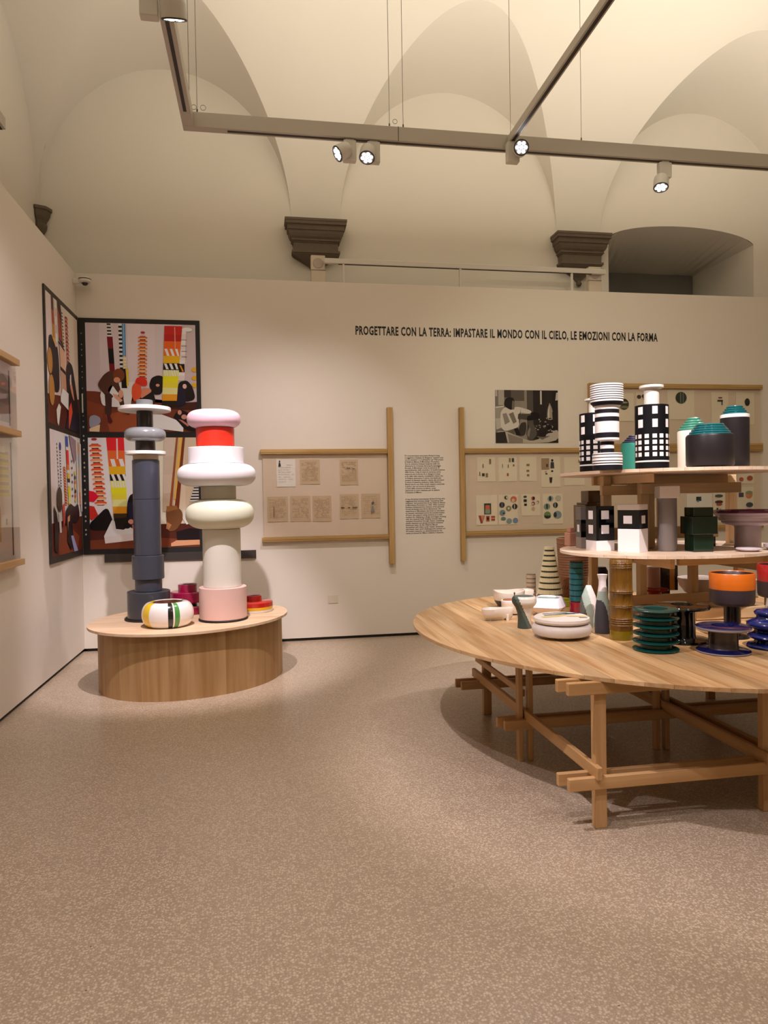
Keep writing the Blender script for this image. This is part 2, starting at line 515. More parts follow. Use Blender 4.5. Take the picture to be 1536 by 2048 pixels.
fmesh = mesh('floor', [(XL, YF, 0), (XR, YF, 0), (XR, YB, 0), (XL, YB, 0)], [(0, 1, 2, 3)], terrazzo())
struct(link('floor', fmesh))
# exhibition partition walls standing in front of the old masonry, on a recessed black plinth
PB, PLX, PH = 7.538, -1.802, 3.809
struct(box('wall_partition_back', PLX, 8.6, PB, PB+0.14, 0.03, PH, PANEL, None, 0.002))
struct(box('wall_partition_left', PLX-0.14, PLX, -1.6, PB+0.14, 0.03, PH, PANEL, None, 0.002))
struct(box('baseboard_back', PLX+0.02, 8.6, PB+0.02, PB+0.12, 0.0, 0.032, BLACKM, None, 0))
struct(box('baseboard_left', PLX-0.12, PLX-0.02, -1.6, PB+0.1, 0.0, 0.032, BLACKM, None, 0))

# stone corbels under the vault piers
def corbel(n, xc, yc, w, d, zt, sgn=1, corner=False):
    # profile: (height below top, projection fraction)
    prof = [(0.0, 1.0), (0.025, 1.0), (0.03, 0.97), (0.06, 0.97), (0.065, 0.88), (0.115, 0.87), (0.12, 0.82), (0.15, 0.80), (0.18, 0.74),
            (0.20, 0.66), (0.205, 0.68), (0.22, 0.68), (0.225, 0.62), (0.235, 0.62), (0.24, 0.58), (0.32, 0.57), (0.325, 0.66), (0.35, 0.66), (0.355, 0.62),
            (0.365, 0.60), (0.40, 0.46), (0.44, 0.30), (0.48, 0.15), (0.52, 0.07), (0.53, 0.04)]
    V = []; F = []
    for h, k in prof:
        hw = w/2*(0.72+0.28*(k-0.57)/0.43) if k >= 0.57 else w/2*0.74*(k/0.6)
        dd = d*k
        z = zt-h
        V += [(xc-hw, yc, z), (xc-hw, yc-dd, z), (xc+hw, yc-dd, z), (xc+hw, yc, z)]
    for i in range(len(prof)-1):
        a = i*4
        for j in range(3): F.append((a+j, a+j+1, a+4+j+1, a+4+j))
    F.append((0, 1, 2, 3)); e = (len(prof)-1)*4; F.append((e, e+3, e+2, e+1))
    o = link('trim_%d' % n, mesh('corbel', V, F, STONE))
    struct(o)
    # small round pendant at the tip
    k = lathe('pendant', [(0, -0.035), (0.02, -0.03), (0.033, -0.008), (0.03, 0.012), (0.018, 0.03), (0, 0.034)], STONE, o, 16, (xc, yc-0.035, zt-0.55))
    return o
corbel(2, 0.640, YB, 0.68, 0.22, 4.575)
corbel(3, 3.775, YB, 0.68, 0.22, 4.575)
corbel(4, 6.93, YB, 0.68, 0.22, 4.575)
cc = lathe('trim_5', [(0, 0), (0.13, 0), (0.13, -0.03), (0.115, -0.04), (0.11, -0.08), (0.09, -0.12), (0.08, -0.13), (0.07, -0.16), (0.08, -0.17), (0.075, -0.21),
                      (0.055, -0.25), (0.025, -0.29), (0, -0.31)], STONE, None, 8, (XL+0.02, YB-0.02, 4.60), 25)
struct(cc)

# ------------------------------------------------------------------ hung light track
def beam(name, label, x0, x1, y0, y1, z0, z1, along, group=None, slot=(0.0, 0.0)):
    t = thing(name, label, 'light track', ((x0+x1)/2, (y0+y1)/2, z0))
    cx, cy = (x0+x1)/2, (y0+y1)/2
    box('profile', x0-cx, x1-cx, y0-cy, y1-cy, 0, z1-z0, TRACKW, t, 0.002)
    if along == 'x': box('slot', x0-cx+slot[0], x1-cx-slot[1], -0.014, 0.014, -0.002, 0.004, DARKSLOT, t, 0)
    else: box('slot', -0.012, 0.012, y0-cy+slot[0], y1-cy-slot[1], -0.002, 0.004, DARKSLOT, t, 0)
    return t
TY0, TZ0, TZ1 = 5.6, 4.339, 4.451
bb = beam('light_track', 'long pale light track hung parallel to the heading wall', -0.538, 6.27, TY0-0.039, TY0+0.039, TZ0, TZ1, 'x', slot=(0.33, 0.02))
box('joint', 1.120-2.866, 1.1245-2.866, -0.0405, 0.0405, 0.0, 0.113, DARKSLOT, bb, 0)
beam('light_track', 'light track arm running overhead from the left corner of the hung track', -0.538, -0.459, -1.0, TY0-0.041, TZ0, TZ1, 'y', slot=(0.02, 0.20))
beam('light_track', 'thin dark slotted track arm crossing the vault from the middle spotlight', 2.027, 2.078, -1.0, TY0-0.041, 4.373, 4.434, 'y', slot=(0.02, 0.05))
beam('light_track', 'end of a light track at the left picture edge high above the partition', -1.859, -1.792, 1.7, TY0, 4.238, 4.322, 'y', slot=(0.02, 0.0))
WIRE = mat('steel_wire', '4E453A', 0.6)
def wire(x, y, label):
    t = thing('suspension_wire', label, 'wire', (x, y, TZ1))
    z1 = ZS+main_h(YB-y)-TZ1
    cyl('cable', 0.0022, 0.0, z1, WIRE, t, 0, 6)
    cyl('gripper', 0.006, 0.0, 0.04, mat('gripper_metal', '40372E', 0.6), t, 0.001, 10)
for x, l in ((-0.487, 'leftmost thin steel wire holding the track at its corner'), (-0.431, 'thin steel wire just right of the track corner'),
             (1.058, 'thin steel wire left of the joint in the long track'), (1.170, 'thin steel wire right of the joint in the long track'),
             (2.07, 'thin steel wire above the middle spotlight'), (2.69, 'thin steel wire right of the crossing track arm')):
    wire(x, TY0, l)
def loop(x, z, r, label):
    t = [(x+r*math.cos(a), TY0-0.005, z+r*math.sin(a)) for a in [2*PI*i/20 for i in range(20)]]
    tag(tube('cable_loop', t+[t[0]], 0.0018, WIRE, None, 6), label, 'wire')
loop(-0.454, 4.502, 0.018, 'left of two small wire loops standing on the track corner')
loop(-0.386, 4.502, 0.020, 'right of two small wire loops standing on the track corner')
loop(1.103, 4.507, 0.018, 'small wire loop beside the joint of the long track')

LAMPB = mat('lamp_body_white', 'D8D2C6', 0.4)
LAMPD = mat('lamp_trim_dark', '3A332C', 0.5)
def spotlight(loc, aim, label, drop=0.07, adapt=(0.045, 0.045, 0.15), side=-1, head=0.055):
    t = thing('spotlight', label, 'spotlight', loc)
    t.scale = (1.12, 1.12, 1.12)
    box('adapter', -0.03, 0.03, -0.02, 0.02, -0.006, 0.002, LAMPB, t, 0.001)
    box('gear_box', -adapt[0], adapt[0], -adapt[1]*0.6, adapt[1]*0.6, -adapt[2], -0.006, LAMPB, t, 0.004)
    d = (Vector(aim)-Vector(loc)).normalized()
    q = d.to_track_quat('-Z', 'Y').to_euler()
    h = lathe('lamp_head', [(0, 0.045), (head*0.75, 0.045), (head*0.92, 0.035), (head, 0.01), (head, -0.05), (head*0.93, -0.055), (head*0.9, -0.048), (0, -0.047)], LAMPB, t, 28,
              (side*0.045, -0.03, -drop))
    h.rotation_euler = q
    r = lathe('bezel', [(head*0.99, -0.051), (head*1.01, -0.054), (head*0.99, -0.058), (head*0.86, -0.058), (head*0.84, -0.05)], LAMPD, h, 28)
    lathe('reflector', [(0, -0.0525), (head*0.86, -0.0525), (head*0.86, -0.05), (0, -0.05)], mat('reflector_grey', '8C8A8C', 0.3), h, 24)
    for k in range(7):
        a = 2*PI*k/6; rr = 0 if k == 6 else head*0.56
        lathe('lens', [(0, -0.056), (head*0.22, -0.056), (head*0.20, -0.052), (0, -0.052)], LENS, h, 12, (rr*math.cos(a), rr*math.sin(a), 0))
    return t
spotlight((0.734, TY0, 4.334), (-1.3, 5.2, 3.1), 'track spotlight turned left, leftmost of two close together', drop=0.09)
spotlight((0.924, TY0, 4.334), (0.55, 4.7, 2.5), 'track spotlight right of its close twin, lens facing down', drop=0.09)
spotlight((2.055, 5.52, 4.370), (1.35, 1.1, 3.2), 'glaring spotlight facing the camera where two tracks meet', drop=0.06, side=1)
spotlight((3.444, TY0, 4.334), (2.9, 4.9, 1.5), 'rightmost track spotlight, its lamp hanging below a square box', drop=0.16, adapt=(0.05, 0.04, 0.12))
spotlight((-0.56, 4.10, 4.334), (-0.5, 5.15, 2.3), 'white spotlight on the left track arm at the top picture edge', drop=0.10, side=2.6, head=0.062)

# low light bar with two small loudspeakers behind the top of the partition
lb = thing('light_bar', 'slim white light bar on posts above the heading wall', 'light bar', (2.32, 7.567, PH))
box('bar', -1.62, 1.585, -0.022, 0.022, 0.203, 0.257, LAMPB, lb, 0.003)
box('slot', -1.47, 1.42, -0.010, 0.010, 0.199, 0.205, DARKSLOT, lb, 0)
for x in (-1.416, -0.125, 1.18): box('post', x-0.012, x+0.012, -0.012, 0.012, 0.0, 0.21, LAMPB, lb, 0.002)
for x, l in ((0.637, 'pale loudspeaker box under the left end of the light bar'), (3.80, 'pale loudspeaker box under the right end of the light bar')):
    t = thing('loudspeaker', l, 'loudspeaker', (x, 7.635, PH))
    k = mat('speaker_beige', 'D3C5AF', 0.6)
    box('cabinet', -0.076, 0.076, -0.035, 0.035, 0.0, 0.30, k, t, 0.004)
    lathe('cone', [(0, 0), (0.03, 0.004), (0.05, 0.006), (0.055, 0.002), (0.057, 0)], mat('speaker_cone', 'B7A99A', 0.7), t, 24, (0, -0.036, 0.215)).rotation_euler = (PI/2, 0, 0)
    box('seam', -0.077, 0.077, -0.037, 0.0, 0.140, 0.145, LAMPD, t, 0)
# dome camera
t = thing('security_camera', 'white dome security camera in the corner above the posters', 'camera', (-1.69, 7.44, 3.70))
t.scale = (0.8, 0.8, 0.8)
cw = mat('camera_white', 'E4DDD6', 0.35)
lathe('housing', [(0, 0.05), (0.05, 0.05), (0.068, 0.04), (0.074, 0.02), (0.072, -0.005), (0.055, -0.02), (0, -0.02)], cw, t, 28)
lathe('rim', [(0.0745, 0.030), (0.0755, 0.024), (0.0745, 0.018), (0.06, 0.02)], LAMPD, t, 28)
lathe('dome', [(0.038, -0.018), (0.034, -0.036), (0.022, -0.048), (0, -0.052)], mat('dome_black', '120F0E', 0.12, coat=0.5), t, 24)
box('bracket', -0.14, -0.05, -0.02, 0.02, -0.03, 0.03, cw, t, 0.004)
# switch plate
t = thing('cover_plate', 'small blank cover plate low on the white wall', 'plate', (0.725, PB, 0.434))
box('plate', -0.053, 0.053, -0.006, 0.0, -0.045, 0.045, mat('plate_white', 'DDD0BC', 0.5), t, 0.002)

# ------------------------------------------------------------------ film-strip posters in the corner
def inv(shapes, x0, y0, x1, y1):
    """shapes drawn with y running down in a x0..x1, y0..y1 window -> unit square; clipped to the print"""
    out = []
    for c, poly in shapes:
        if 6 <= len(poly) < 14:
            for _ in range(2):
                poly = [q for a, b in zip(poly, poly[1:]+poly[:1]) for q in ((a[0]*.8+b[0]*.2, a[1]*.8+b[1]*.2), (a[0]*.2+b[0]*.8, a[1]*.2+b[1]*.8))]
        pts = [((x-x0)/(x1-x0), (y1-y)/(y1-y0)) for x, y in poly]
        pts = [(min(1, max(0, u)), min(1, max(0, v))) for u, v in pts]
        if abs(sum(pts[i-1][0]*pts[i][1]-pts[i][0]*pts[i-1][1] for i in range(len(pts)))) < 1e-6: continue
        if sum(pts[i-1][0]*pts[i][1]-pts[i][0]*pts[i-1][1] for i in range(len(pts))) < 0: pts = pts[::-1]
        out.append((c, pts))
    return out
def stack(x0t, x1t, yt, x0b, x1b, yb, cols):
    """column of bands: list of (weight, colour)"""
    tot = sum(w for w, c in cols); acc = 0.0; out = []
    for w, c in cols:
        a = acc/tot; acc += w; b = acc/tot
        L = lambda p, q, t: p+(q-p)*t
        out.append((c, [(L(x0t, x0b, a), L(yt, yb, a)), (L(x1t, x1b, a), L(yt, yb, a)), (L(x1t, x1b, b), L(yt, yb, b)), (L(x0t, x0b, b), L(yt, yb, b))]))
    return out
def grad_wall(x0, x1, y0, y1, cols):
    n = len(cols); out = []
    for i, c in enumerate(cols): out.append((c, rect(x0+(x1-x0)*i/n, y0, x0+(x1-x0)*(i+1)/n, y1)))
    return out
TOTEM = [(105, 'B4261E'), (85, 'A3201C'), (93, 'DE5A1C'), (87, 'E8641F'), (90, 'F0A21A'), (85, '17130F'), (75, 'EBD96A'), (80, 'F2CE1C'), (65, 'EFC437'), (80, 'F0D98A'), (80, 'D98D1C'), (75, '231A12')]
TOTEM2 = [(26, 'D3222A'), (17, 'E4602A'), (15, 'E8641F'), (16, 'F0A21A'), (13, '17130F'), (14, 'EBD96A'), (13, 'F2CE1C'), (11, 'EFC437'), (14, 'F0D98A'), (14, 'D98D1C'), (14, '3A2A1A'), (20, '1A1512')]
def slashes(x0, x1, y0, y1, n, c, sl):
    w = (x1-x0)/(2*n)
    return [(c, [(x0+2*i*w+w*0.4, y0), (x0+2*i*w+w*1.4, y0), (min(x1, x0+2*i*w+w*1.4+sl), y1), (min(x1, x0+2*i*w+w*0.4+sl), y1)]) for i in range(n)]
def pill_stack(xc_t, xc_b, hw, y0, y1, n, cols, gap):
    out = []
    for i in range(n):
        t = (i+0.5)/n; xc = xc_t+(xc_b-xc_t)*t; y = y0+(y1-y0)*t; h = (y1-y0)/n
        out.append(('5B2A1E', rect(xc-hw*0.55, y-h*0.5, xc+hw*0.55, y+h*0.5)))
        out.append((cols[i % len(cols)], ellp(xc, y, hw, h*0.42, 16)))
        out.append((gap, ellp(xc, y+h*0.22, hw*0.94, h*0.16, 14)))
    return out
photo1 = grad_wall(78, 1450, 135, 1465, ['BCB0B6', 'C6BABF', 'C3B6BC', 'CDC0C4', 'C9BDC1', 'C4B8BC', 'BFB2B5', 'B5A6A6'])
photo1 += [('6A3320', [(-300, 980), (250, 960), (640, 1100), (1800, 1120), (1800, 1800), (-300, 1800)]), ('8A4526', [(300, 1250), (700, 1180), (900, 1465), (350, 1465)]),
           ('7A3A22', [(78, 1080), (300, 1150), (260, 1300), (78, 1260)]), ('3C1E16', [(900, 1130), (1450, 1090), (1450, 1200), (1000, 1180)])]
photo1 += stack(342, 388, 140, 348, 402, 300, [(1, '2E2A28'), (1, 'E2DAD2')]*4)
photo1 += stack(342, 412, 300, 366, 430, 720, [(1.5, '6E1420'), (1.9, '141014'), (.9, '6A1418')])
photo1 += stack(484, 528, 140, 494, 532, 700, [(1, 'EDE6E4'), (1, '151217')]*11)
photo1 += [('4A7BA8', rect(530, 140, 572, 540)), ('86AED0', rect(545, 140, 556, 540))] + stack(536, 572, 540, 538, 572, 690, [(1, 'E0B860'), (1, 'F0E2C0')]*4)
photo1 += pill_stack(786, 768, 60, 285, 830, 12, ['C0521C', 'B8501C', 'C8601E', 'D8662E', 'E58850'], 'F0B48A') + [('A02A34', ellp(788, 243, 28, 14))]
photo1 += stack(1285, 1335, 185, 1215, 1300, 830, [(1, 'D5CBC8'), (1, 'C9BEBB')]*5) + [('D9D2CE', ellp(1345, 195, 65, 26)), ('17120F', rect(1232, 622, 1305, 725)), ('D8801E', [(1240, 640), (1260, 640), (1295, 715), (1275, 718)])]
for y in (320, 395, 462, 530): photo1.append(('6B5E5A', rect(1268, y, 1338, y+8)))
for y in (690, 795, 885): photo1.append(('C99A16', ellp(1430, y, 36, 28)))
photo1 += [('1B1416', [(850, 900), (880, 800), (960, 765), (1040, 780), (1020, 1000), (900, 1010)]), ('1B1416', [(1220, 850), (1330, 820), (1400, 900), (1440, 1060), (1300, 1100), (1210, 1000)]),
           ('CBA79A', ellp(1300, 900, 26, 30)), ('C08A74', ellp(960, 890, 24, 18)), ('1F1A2C', [(1190, 900), (1300, 930), (1310, 1120), (1200, 1160)])]
photo1 += stack(1062, 1285, 155, 1008, 1190, 1155, TOTEM)
photo1 += slashes(1042, 1240, 438, 525, 3, 'EFE6E0', 30) + slashes(1032, 1226, 620, 690, 3, 'EFEAE4', 26) + slashes(1026, 1222, 700, 775, 6, 'F4EFE0', 18) + [('E98A80', rect(1185, 170, 1197, 440))]
photo1 += [('E6DEE2', [(240, 960), (500, 850), (660, 850), (620, 1165), (380, 1160), (370, 1150), (260, 1145)]), ('F2ECEE', [(520, 860), (660, 850), (615, 1165), (520, 1160)]), ('18120F', [(510, 700), (560, 690), (580, 930), (510, 930)]), ('E5B42C', rect(572, 685, 600, 900))]
photo1 += [('4B2E22', [(215, 880), (290, 770), (360, 720), (440, 720), (470, 850), (500, 960), (470, 1000), (390, 880), (330, 960), (420, 1040), (340, 1060), (240, 940)]),
           ('3A2520', [(300, 990), (390, 1010), (380, 1200), (370, 1260), (310, 1250)]), ('3A2520', [(460, 1000), (530, 980), (530, 1100), (560, 1200), (500, 1190), (470, 1080)]),
           ('6E3A20', ellp(480, 770, 72, 80)), ('C58A6C', ellp(455, 830, 40, 34)), ('C9977C', [(400, 1000), (450, 1010), (520, 1080), (490, 1105), (420, 1050)]), ('C9977C', ellp(500, 1000, 30, 50)),
           ('4A1518', [(320, 1260), (355, 1255), (390, 1340), (370, 1365), (335, 1345)]), ('4A1518', [(500, 1190), (550, 1190), (610, 1240), (590, 1255), (530, 1225)])]
photo1 += [('D8502E', [(640, 900), (690, 850), (740, 860), (760, 960), (740, 1060), (660, 1100), (630, 1000)]), ('C92E20', [(675, 860), (700, 800), (770, 785), (830, 830), (830, 900), (760, 900)]),
           ('C98266', [(770, 920), (860, 930), (890, 960), (800, 1040), (740, 1055), (760, 960)]), ('1C1718', [(730, 1070), (900, 960), (930, 1080), (900, 1130), (660, 1130)])]
photo1 += [('EDE7E6', [(880, 1250), (1000, 1250), (1275, 1350), (1270, 1465), (900, 1400)]), ('D9D0D0', [(880, 1330), (1270, 1400), (1270, 1465), (880, 1420)]),
           ('130E0E', [(1140, 1290), (1220, 1180), (1330, 1220), (1400, 1300), (1450, 1330), (1450, 1465), (1290, 1440), (1200, 1330)]), ('B98272', ellp(1230, 1225, 26, 30)), ('B98272', ellp(1285, 1280, 36, 30)), ('A86A5C', [(1210, 1310), (1260, 1320), (1350, 1380), (1330, 1400)]),
           ('8E8C9A', [(104, 1420), (104, 1280), (170, 1255), (240, 1290), (245, 1350), (180, 1410)]), ('D9B690', [(104, 1460), (104, 1425), (235, 1375), (225, 1465)])]
PH1 = inv(photo1, 78, 135, 1450, 1465)
photo2 = grad_wall(168, 400, 874, 1098, ['E2CBD2', 'E6D0D4', 'E8D4D4', 'E5D4CC', 'E6D6C6', 'DCCBB8', 'CDBBA4', 'C4B298'])
photo2 += [('4A2118', rect(168, 1050, 400, 1098)), ('6E3620', [(168, 1080), (280, 1075), (400, 1085), (400, 1098), (168, 1098)])]
photo2 += pill_stack(182, 192, 13, 886, 1010, 13, ['D8502A', 'CC4A26', 'D65B3A', 'E08A62'], 'EFB494') + [('9A2A34', ellp(181, 877, 6, 2.5))]
photo2 += stack(206, 243, 874, 220, 248, 1061, TOTEM2) + slashes(210, 245, 917, 932, 2, 'F4EAEA', 4) + slashes(212, 247, 948, 961, 3, 'F2EEEA', 5) + slashes(214, 247, 962, 975, 6, 'F6F1E0', 3) + [('F4C8C4', rect(227, 876, 230, 917))]
photo2 += [('C8102E', [(168, 980), (178, 982), (188, 992), (178, 1003), (168, 1002)]), ('B52B20', [(168, 1010), (178, 1012), (186, 1030), (172, 1040), (168, 1036)]),
           ('120D10', [(180, 1035), (205, 1012), (216, 1040), (215, 1060), (168, 1060), (168, 1045)]), ('120D10', [(252, 990), (266, 985), (275, 1000), (275, 1060), (245, 1050), (246, 1010)]),
           ('1D1B36', [(248, 1005), (275, 1005), (290, 1030), (285, 1060), (250, 1050)]), ('E6E0E0', [(197, 1072), (214, 1040), (258, 1058), (258, 1082), (199, 1086)]), ('CFC7C6', [(198, 1074), (258, 1068), (258, 1082), (199, 1087)]),
           ('1A1512', [(219, 1037), (248, 1035), (247, 1055), (238, 1060), (222, 1058)]), ('C48874', ellp(254, 1044, 6, 5)), ('B06A5C', [(256, 1050), (270, 1052), (266, 1068), (258, 1062)]), ('120D10', ellp(246, 1052, 7, 6)), ('5A1A1A', [(262, 1060), (275, 1052), (300, 1075), (280, 1084)])]
photo2 += stack(328, 350, 874, 322, 345, 1025, [(1, 'C2B3A4'), (1, 'BBAB9A'), (1, 'C0AF9C'), (1, 'B4A08C')])
photo2 += [('8A4A22', [(354, 874), (358, 874), (340, 1030), (334, 1030)]), ('D6A850', [(360, 874), (367, 874), (352, 1000), (346, 1000)]), ('6E3218', [(368, 874), (373, 874), (356, 1025), (346, 1025), (350, 1000)])]
photo2 += stack(392, 400, 970, 380, 400, 1005, [(1, '2C2832'), (1, 'D8CEC8')]*6)
photo2 += [('6A4426', [(328, 1015), (345, 1012), (362, 1022), (366, 1040), (350, 1064), (330, 1066)]), ('8C5C34', [(330, 1014), (352, 1013), (354, 1020), (330, 1026)]), ('A8744C', [(330, 1046), (340, 1052), (334, 1062), (328, 1060)]),
           ('1A1012', [(350, 1066), (380, 1060), (400, 1062), (400, 1090), (352, 1090)]), ('D8CBC0', [(365, 1020), (376, 1028), (382, 1050), (372, 1052), (364, 1040)]), ('C08A66', [(338, 1090), (350, 1084), (400, 1084), (400, 1094), (338, 1096)])]
PH2 = inv(photo2, 168, 874, 400, 1098)
pb = thing('photo_poster', 'black bordered film strip poster of seated people and totems on the back wall', 'poster', (PLX, PB-0.004, 0.985))
box('board', 0.016, 1.200, -0.012, 0.0, 0.0, 2.377, BLACKM, pb, 0.001)
flat_print('upper_photo', (0.085, -0.0125, 1.235), (1, 0, 0), (0, 0, 1), 1.072, 1.095, PH1, pb, gain=1.4)
flat_print('lower_photo', (0.085, -0.0125, 0.052), (1, 0, 0), (0, 0, 1), 1.072, 1.125, PH2, pb, gain=1.4)
marks = []
for k in range(26):
    z = 0.15+k*0.045
    if k % 3: marks.append(('B9B3A6', rect(0.35, z/2.377, 0.62, (z+0.018)/2.377)))
for k in range(18):
    z = 1.28+k*0.055
    if k % 4: marks.append(('8F8A80', rect(0.4, z/2.377, 0.6, (z+0.012)/2.377)))
marks += [('D8CFBC', rect(0.30, 0.60, 0.55, 0.68))]
flat_print('edge_lettering', (0.022, -0.0125, 0.0), (1, 0, 0), (0, 0, 1), 0.05, 2.377, marks, pb)

photo3 = grad_wall(0, 100, 0, 100, ['CDC1C2', 'C9BCBD', 'BDAFA8', 'C8BAB0', 'CDC0B4', 'D2C5B6', 'D6C8B6', 'CDBBA8'])
photo3 += [('5A2A1C', [(0, 78), (100, 70), (100, 100), (0, 100)]), ('4A2018', [(40, 80), (70, 76), (70, 100), (30, 100)])]
photo3 += stack(15, 22, 0, 18, 26, 42, [(1, '4A332A'), (1, '9A4A34'), (1, 'B07A2A'), (1, 'C89A40')]) + stack(26, 31, 0, 27, 32, 40, [(1, 'D8D0C8'), (1, 'BFB4AA')]*3)
photo3 += [('2C211E', [(33, 0), (44, 0), (52, 30), (50, 34), (36, 30)]), ('9A3A2E', [(34, 4), (40, 10), (46, 30), (36, 28)]), ('C48A52', [(43, 8), (48, 20), (51, 30), (48, 31)])]
photo3 += stack(46, 50, 4, 50, 53, 36, [(1, 'D9CEC6'), (1, '5A4A46')]*12) + pill_stack(61, 64, 5, 6, 46, 12, ['8E2A2A', 'A8443A'], 'D9A08C')
photo3 += [('231A1C', [(4, 34), (14, 30), (22, 40), (30, 36), (34, 50), (34, 74), (6, 74)]), ('231A1C', [(56, 48), (66, 42), (78, 44), (86, 58), (96, 78), (100, 100), (58, 100), (56, 70)]), ('1E1A2A', [(60, 86), (96, 82), (98, 100), (50, 100)])]
photo3 += [('C9A288', [(36, 32), (53, 36), (54, 70), (40, 72)]), ('B78C74', [(40, 52), (54, 54), (56, 70), (42, 72)]), ('1F1815', [(34, 31), (52, 35), (52, 37), (34, 33)]), ('1F1815', [(38, 51), (54, 53), (54, 56), (38, 54)])]
photo3 += [('E9E0DC', [(36, 76), (44, 68), (62, 70), (60, 84), (36, 80)]), ('D9CCC4', [(22, 88), (30, 82), (36, 84), (28, 100), (24, 98)]), ('A8783A', ellp(7, 52, 7, 10)), ('A8783A', ellp(10, 74, 8, 12)), ('E0502E', [(62, 82), (70, 76), (74, 84), (66, 94), (60, 100)]),
           ('C98A6A', [(66, 56), (72, 58), (78, 66), (82, 74), (76, 72), (68, 64)]), ('D8D0D0', [(68, 54), (72, 52), (72, 60), (68, 62)])]
PH3 = inv(photo3, 0, 0, 100, 100)
photo4 = grad_wall(0, 100, 0, 100, ['D2C6C8', 'D8CCCE', 'DCD0D2', 'E6DADC', 'EADEE2', 'E8DCDC', 'E8DCD0', 'EAE0D0'])
photo4 += [('5A2618', [(0, 74), (100, 70), (100, 100), (0, 100)]), ('7A3A22', [(16, 80), (50, 76), (90, 88), (80, 100), (20, 100)])]
photo4 += stack(18, 21, 10, 22, 25, 46, [(1, '4A3E40'), (1, 'CDC0C0')]*12) + stack(27, 31, 14, 28, 31, 46, [(1, '2A3A78'), (1, 'E0D8D8')]*14) + [('2C3A88', ellp(29, 12, 3, 3.5))]
photo4 += pill_stack(41, 44, 4.5, 28, 60, 14, ['C8401E', 'B84A24'], 'E89A74')
photo4 += stack(46, 54, 2, 52, 60, 64, [(1.6, '3456A8'), (.5, 'C8D0E0'), (2.2, 'D8242A'), (.8, 'E8702A'), (.5, 'F2EDE8'), (.8, 'EFB020'), (.6, '15120F'), (.6, 'F2EFE0'), (1.6, 'EFC820'), (1, 'F0DC90'), (1, 'D99A2A')])
photo4 += [('8E7C86', [(58, 0), (88, 4), (88, 14), (74, 24), (62, 8)])]
for k in range(6): photo4.append(('4A4044', ellp(66, 22+6*k, 1.8, 1.2, 10)))
for k in range(7): photo4.append((['E8C04A', '2A211C', 'D86A3A'][k % 3], ellp(76, 32+4*k, 2.6, 1.9, 12)))
photo4 += stack(82, 87, 3, 83, 90, 66, [(1, 'F2EEEA'), (1, 'F4F0E6')]) + stack(89, 93, 4, 90, 95, 60, [(1, 'E2A070'), (1, '9ABCC8'), (2, 'E8B48A'), (1, 'D07A4A')]) + stack(94, 100, 5, 95, 100, 66, [(1, 'F4EFE2'), (1, 'EAE0D0')])
photo4 += [('3A2A20', [(14, 50), (22, 44), (30, 48), (30, 62), (22, 66), (14, 62)]), ('B8443C', [(30, 60), (38, 58), (38, 74), (32, 78)]), ('1C1416', [(38, 66), (56, 58), (72, 62), (84, 58), (90, 70), (78, 76), (56, 74), (40, 78)]),
           ('D8CCD0', [(18, 66), (24, 66), (26, 82), (20, 82)]), ('C88A6A', [(46, 70), (54, 68), (52, 82), (46, 84)]), ('1C1416', [(48, 74), (60, 72), (66, 92), (56, 98), (44, 90)]), ('8E94C0', [(56, 86), (64, 86), (80, 100), (66, 100)]), ('2A1A16', [(4, 60), (12, 66), (18, 80), (14, 98), (4, 96)])]
PH4 = inv(photo4, 0, 0, 100, 100)
pl_ = thing('photo_poster', 'black bordered film strip poster seen edge-on on the left wall', 'poster', (PLX+0.004, 6.415, 0.985))
box('board', 0.0, 0.012, 0.0, 1.10, 0.0, 2.385, mat('poster_edge', '2E2822', 0.5), pl_, 0.001)
flat_print('upper_photo', (0.0125, 0.03, 1.215), (0, 1, 0), (0, 0, 1), 1.045, 1.125, PH3, pl_, gain=1.4)
flat_print('lower_photo', (0.0125, 0.055, 0.06), (0, 1, 0), (0, 0, 1), 1.02, 1.105, PH4, pl_, gain=1.4)
t = thing('wall_ledge', 'dark narrow ledge strip under the back wall poster', 'ledge', (-0.83, PB, 0.90))
box('strip', -0.755, 0.755, -0.02, 0.0, 0.0, 0.084, mat('dark_ledge', '3B3430', 0.5), t, 0.002)

# ------------------------------------------------------------------ black and white photograph
ph = grad_wall(110, 1395, 110, 1195, ['77716A', '6E675F', '5E574F', '8A8175', '8E8576', '544B44', '2B2422', '2A2321', '2E2725', '241E1C'])
ph += [('B9B2A6', rect(110, 110, 150, 240)), ('A9A193', rect(170, 110, 290, 420)), ('3A322D', rect(290, 110, 430, 260)), ('5C544B', rect(440, 110, 700, 330)), ('C5BEB2', rect(1025, 120, 1060, 400)), ('C5BEB2', [(1360, 160), (1395, 150), (1395, 310), (1340, 320)])]
ph += [('9A9287', [(110, 440), (290, 430), (260, 700), (110, 690)]), ('D2CBC0', [(110, 460), (280, 430), (280, 455), (120, 480)]), ('B7B0A4', [(110, 690), (220, 690), (240, 880), (120, 920)])]
ph += [('CFC8BC', [(205, 700), (215, 560), (300, 450), (420, 510), (540, 440), (820, 520), (850, 560), (800, 600), (570, 560), (600, 800), (560, 880), (300, 960), (220, 880)]),
       ('8C8478', [(250, 600), (330, 580), (400, 760), (300, 820)]), ('77705F', [(380, 600), (470, 560), (540, 760), (470, 800)]), ('211B18', [(300, 330), (340, 260), (470, 260), (500, 330), (490, 440), (440, 520), (380, 500), (320, 460), (280, 400)]), ('6E655B', [(450, 330), (480, 320), (510, 400), (490, 440), (500, 500), (440, 520)]),
       ('4A443A', [(570, 600), (820, 600), (760, 720), (560, 700)]), ('17110F', [(820, 570), (920, 560), (1010, 590), (1000, 700), (900, 720), (740, 740), (760, 640), (840, 620)])]
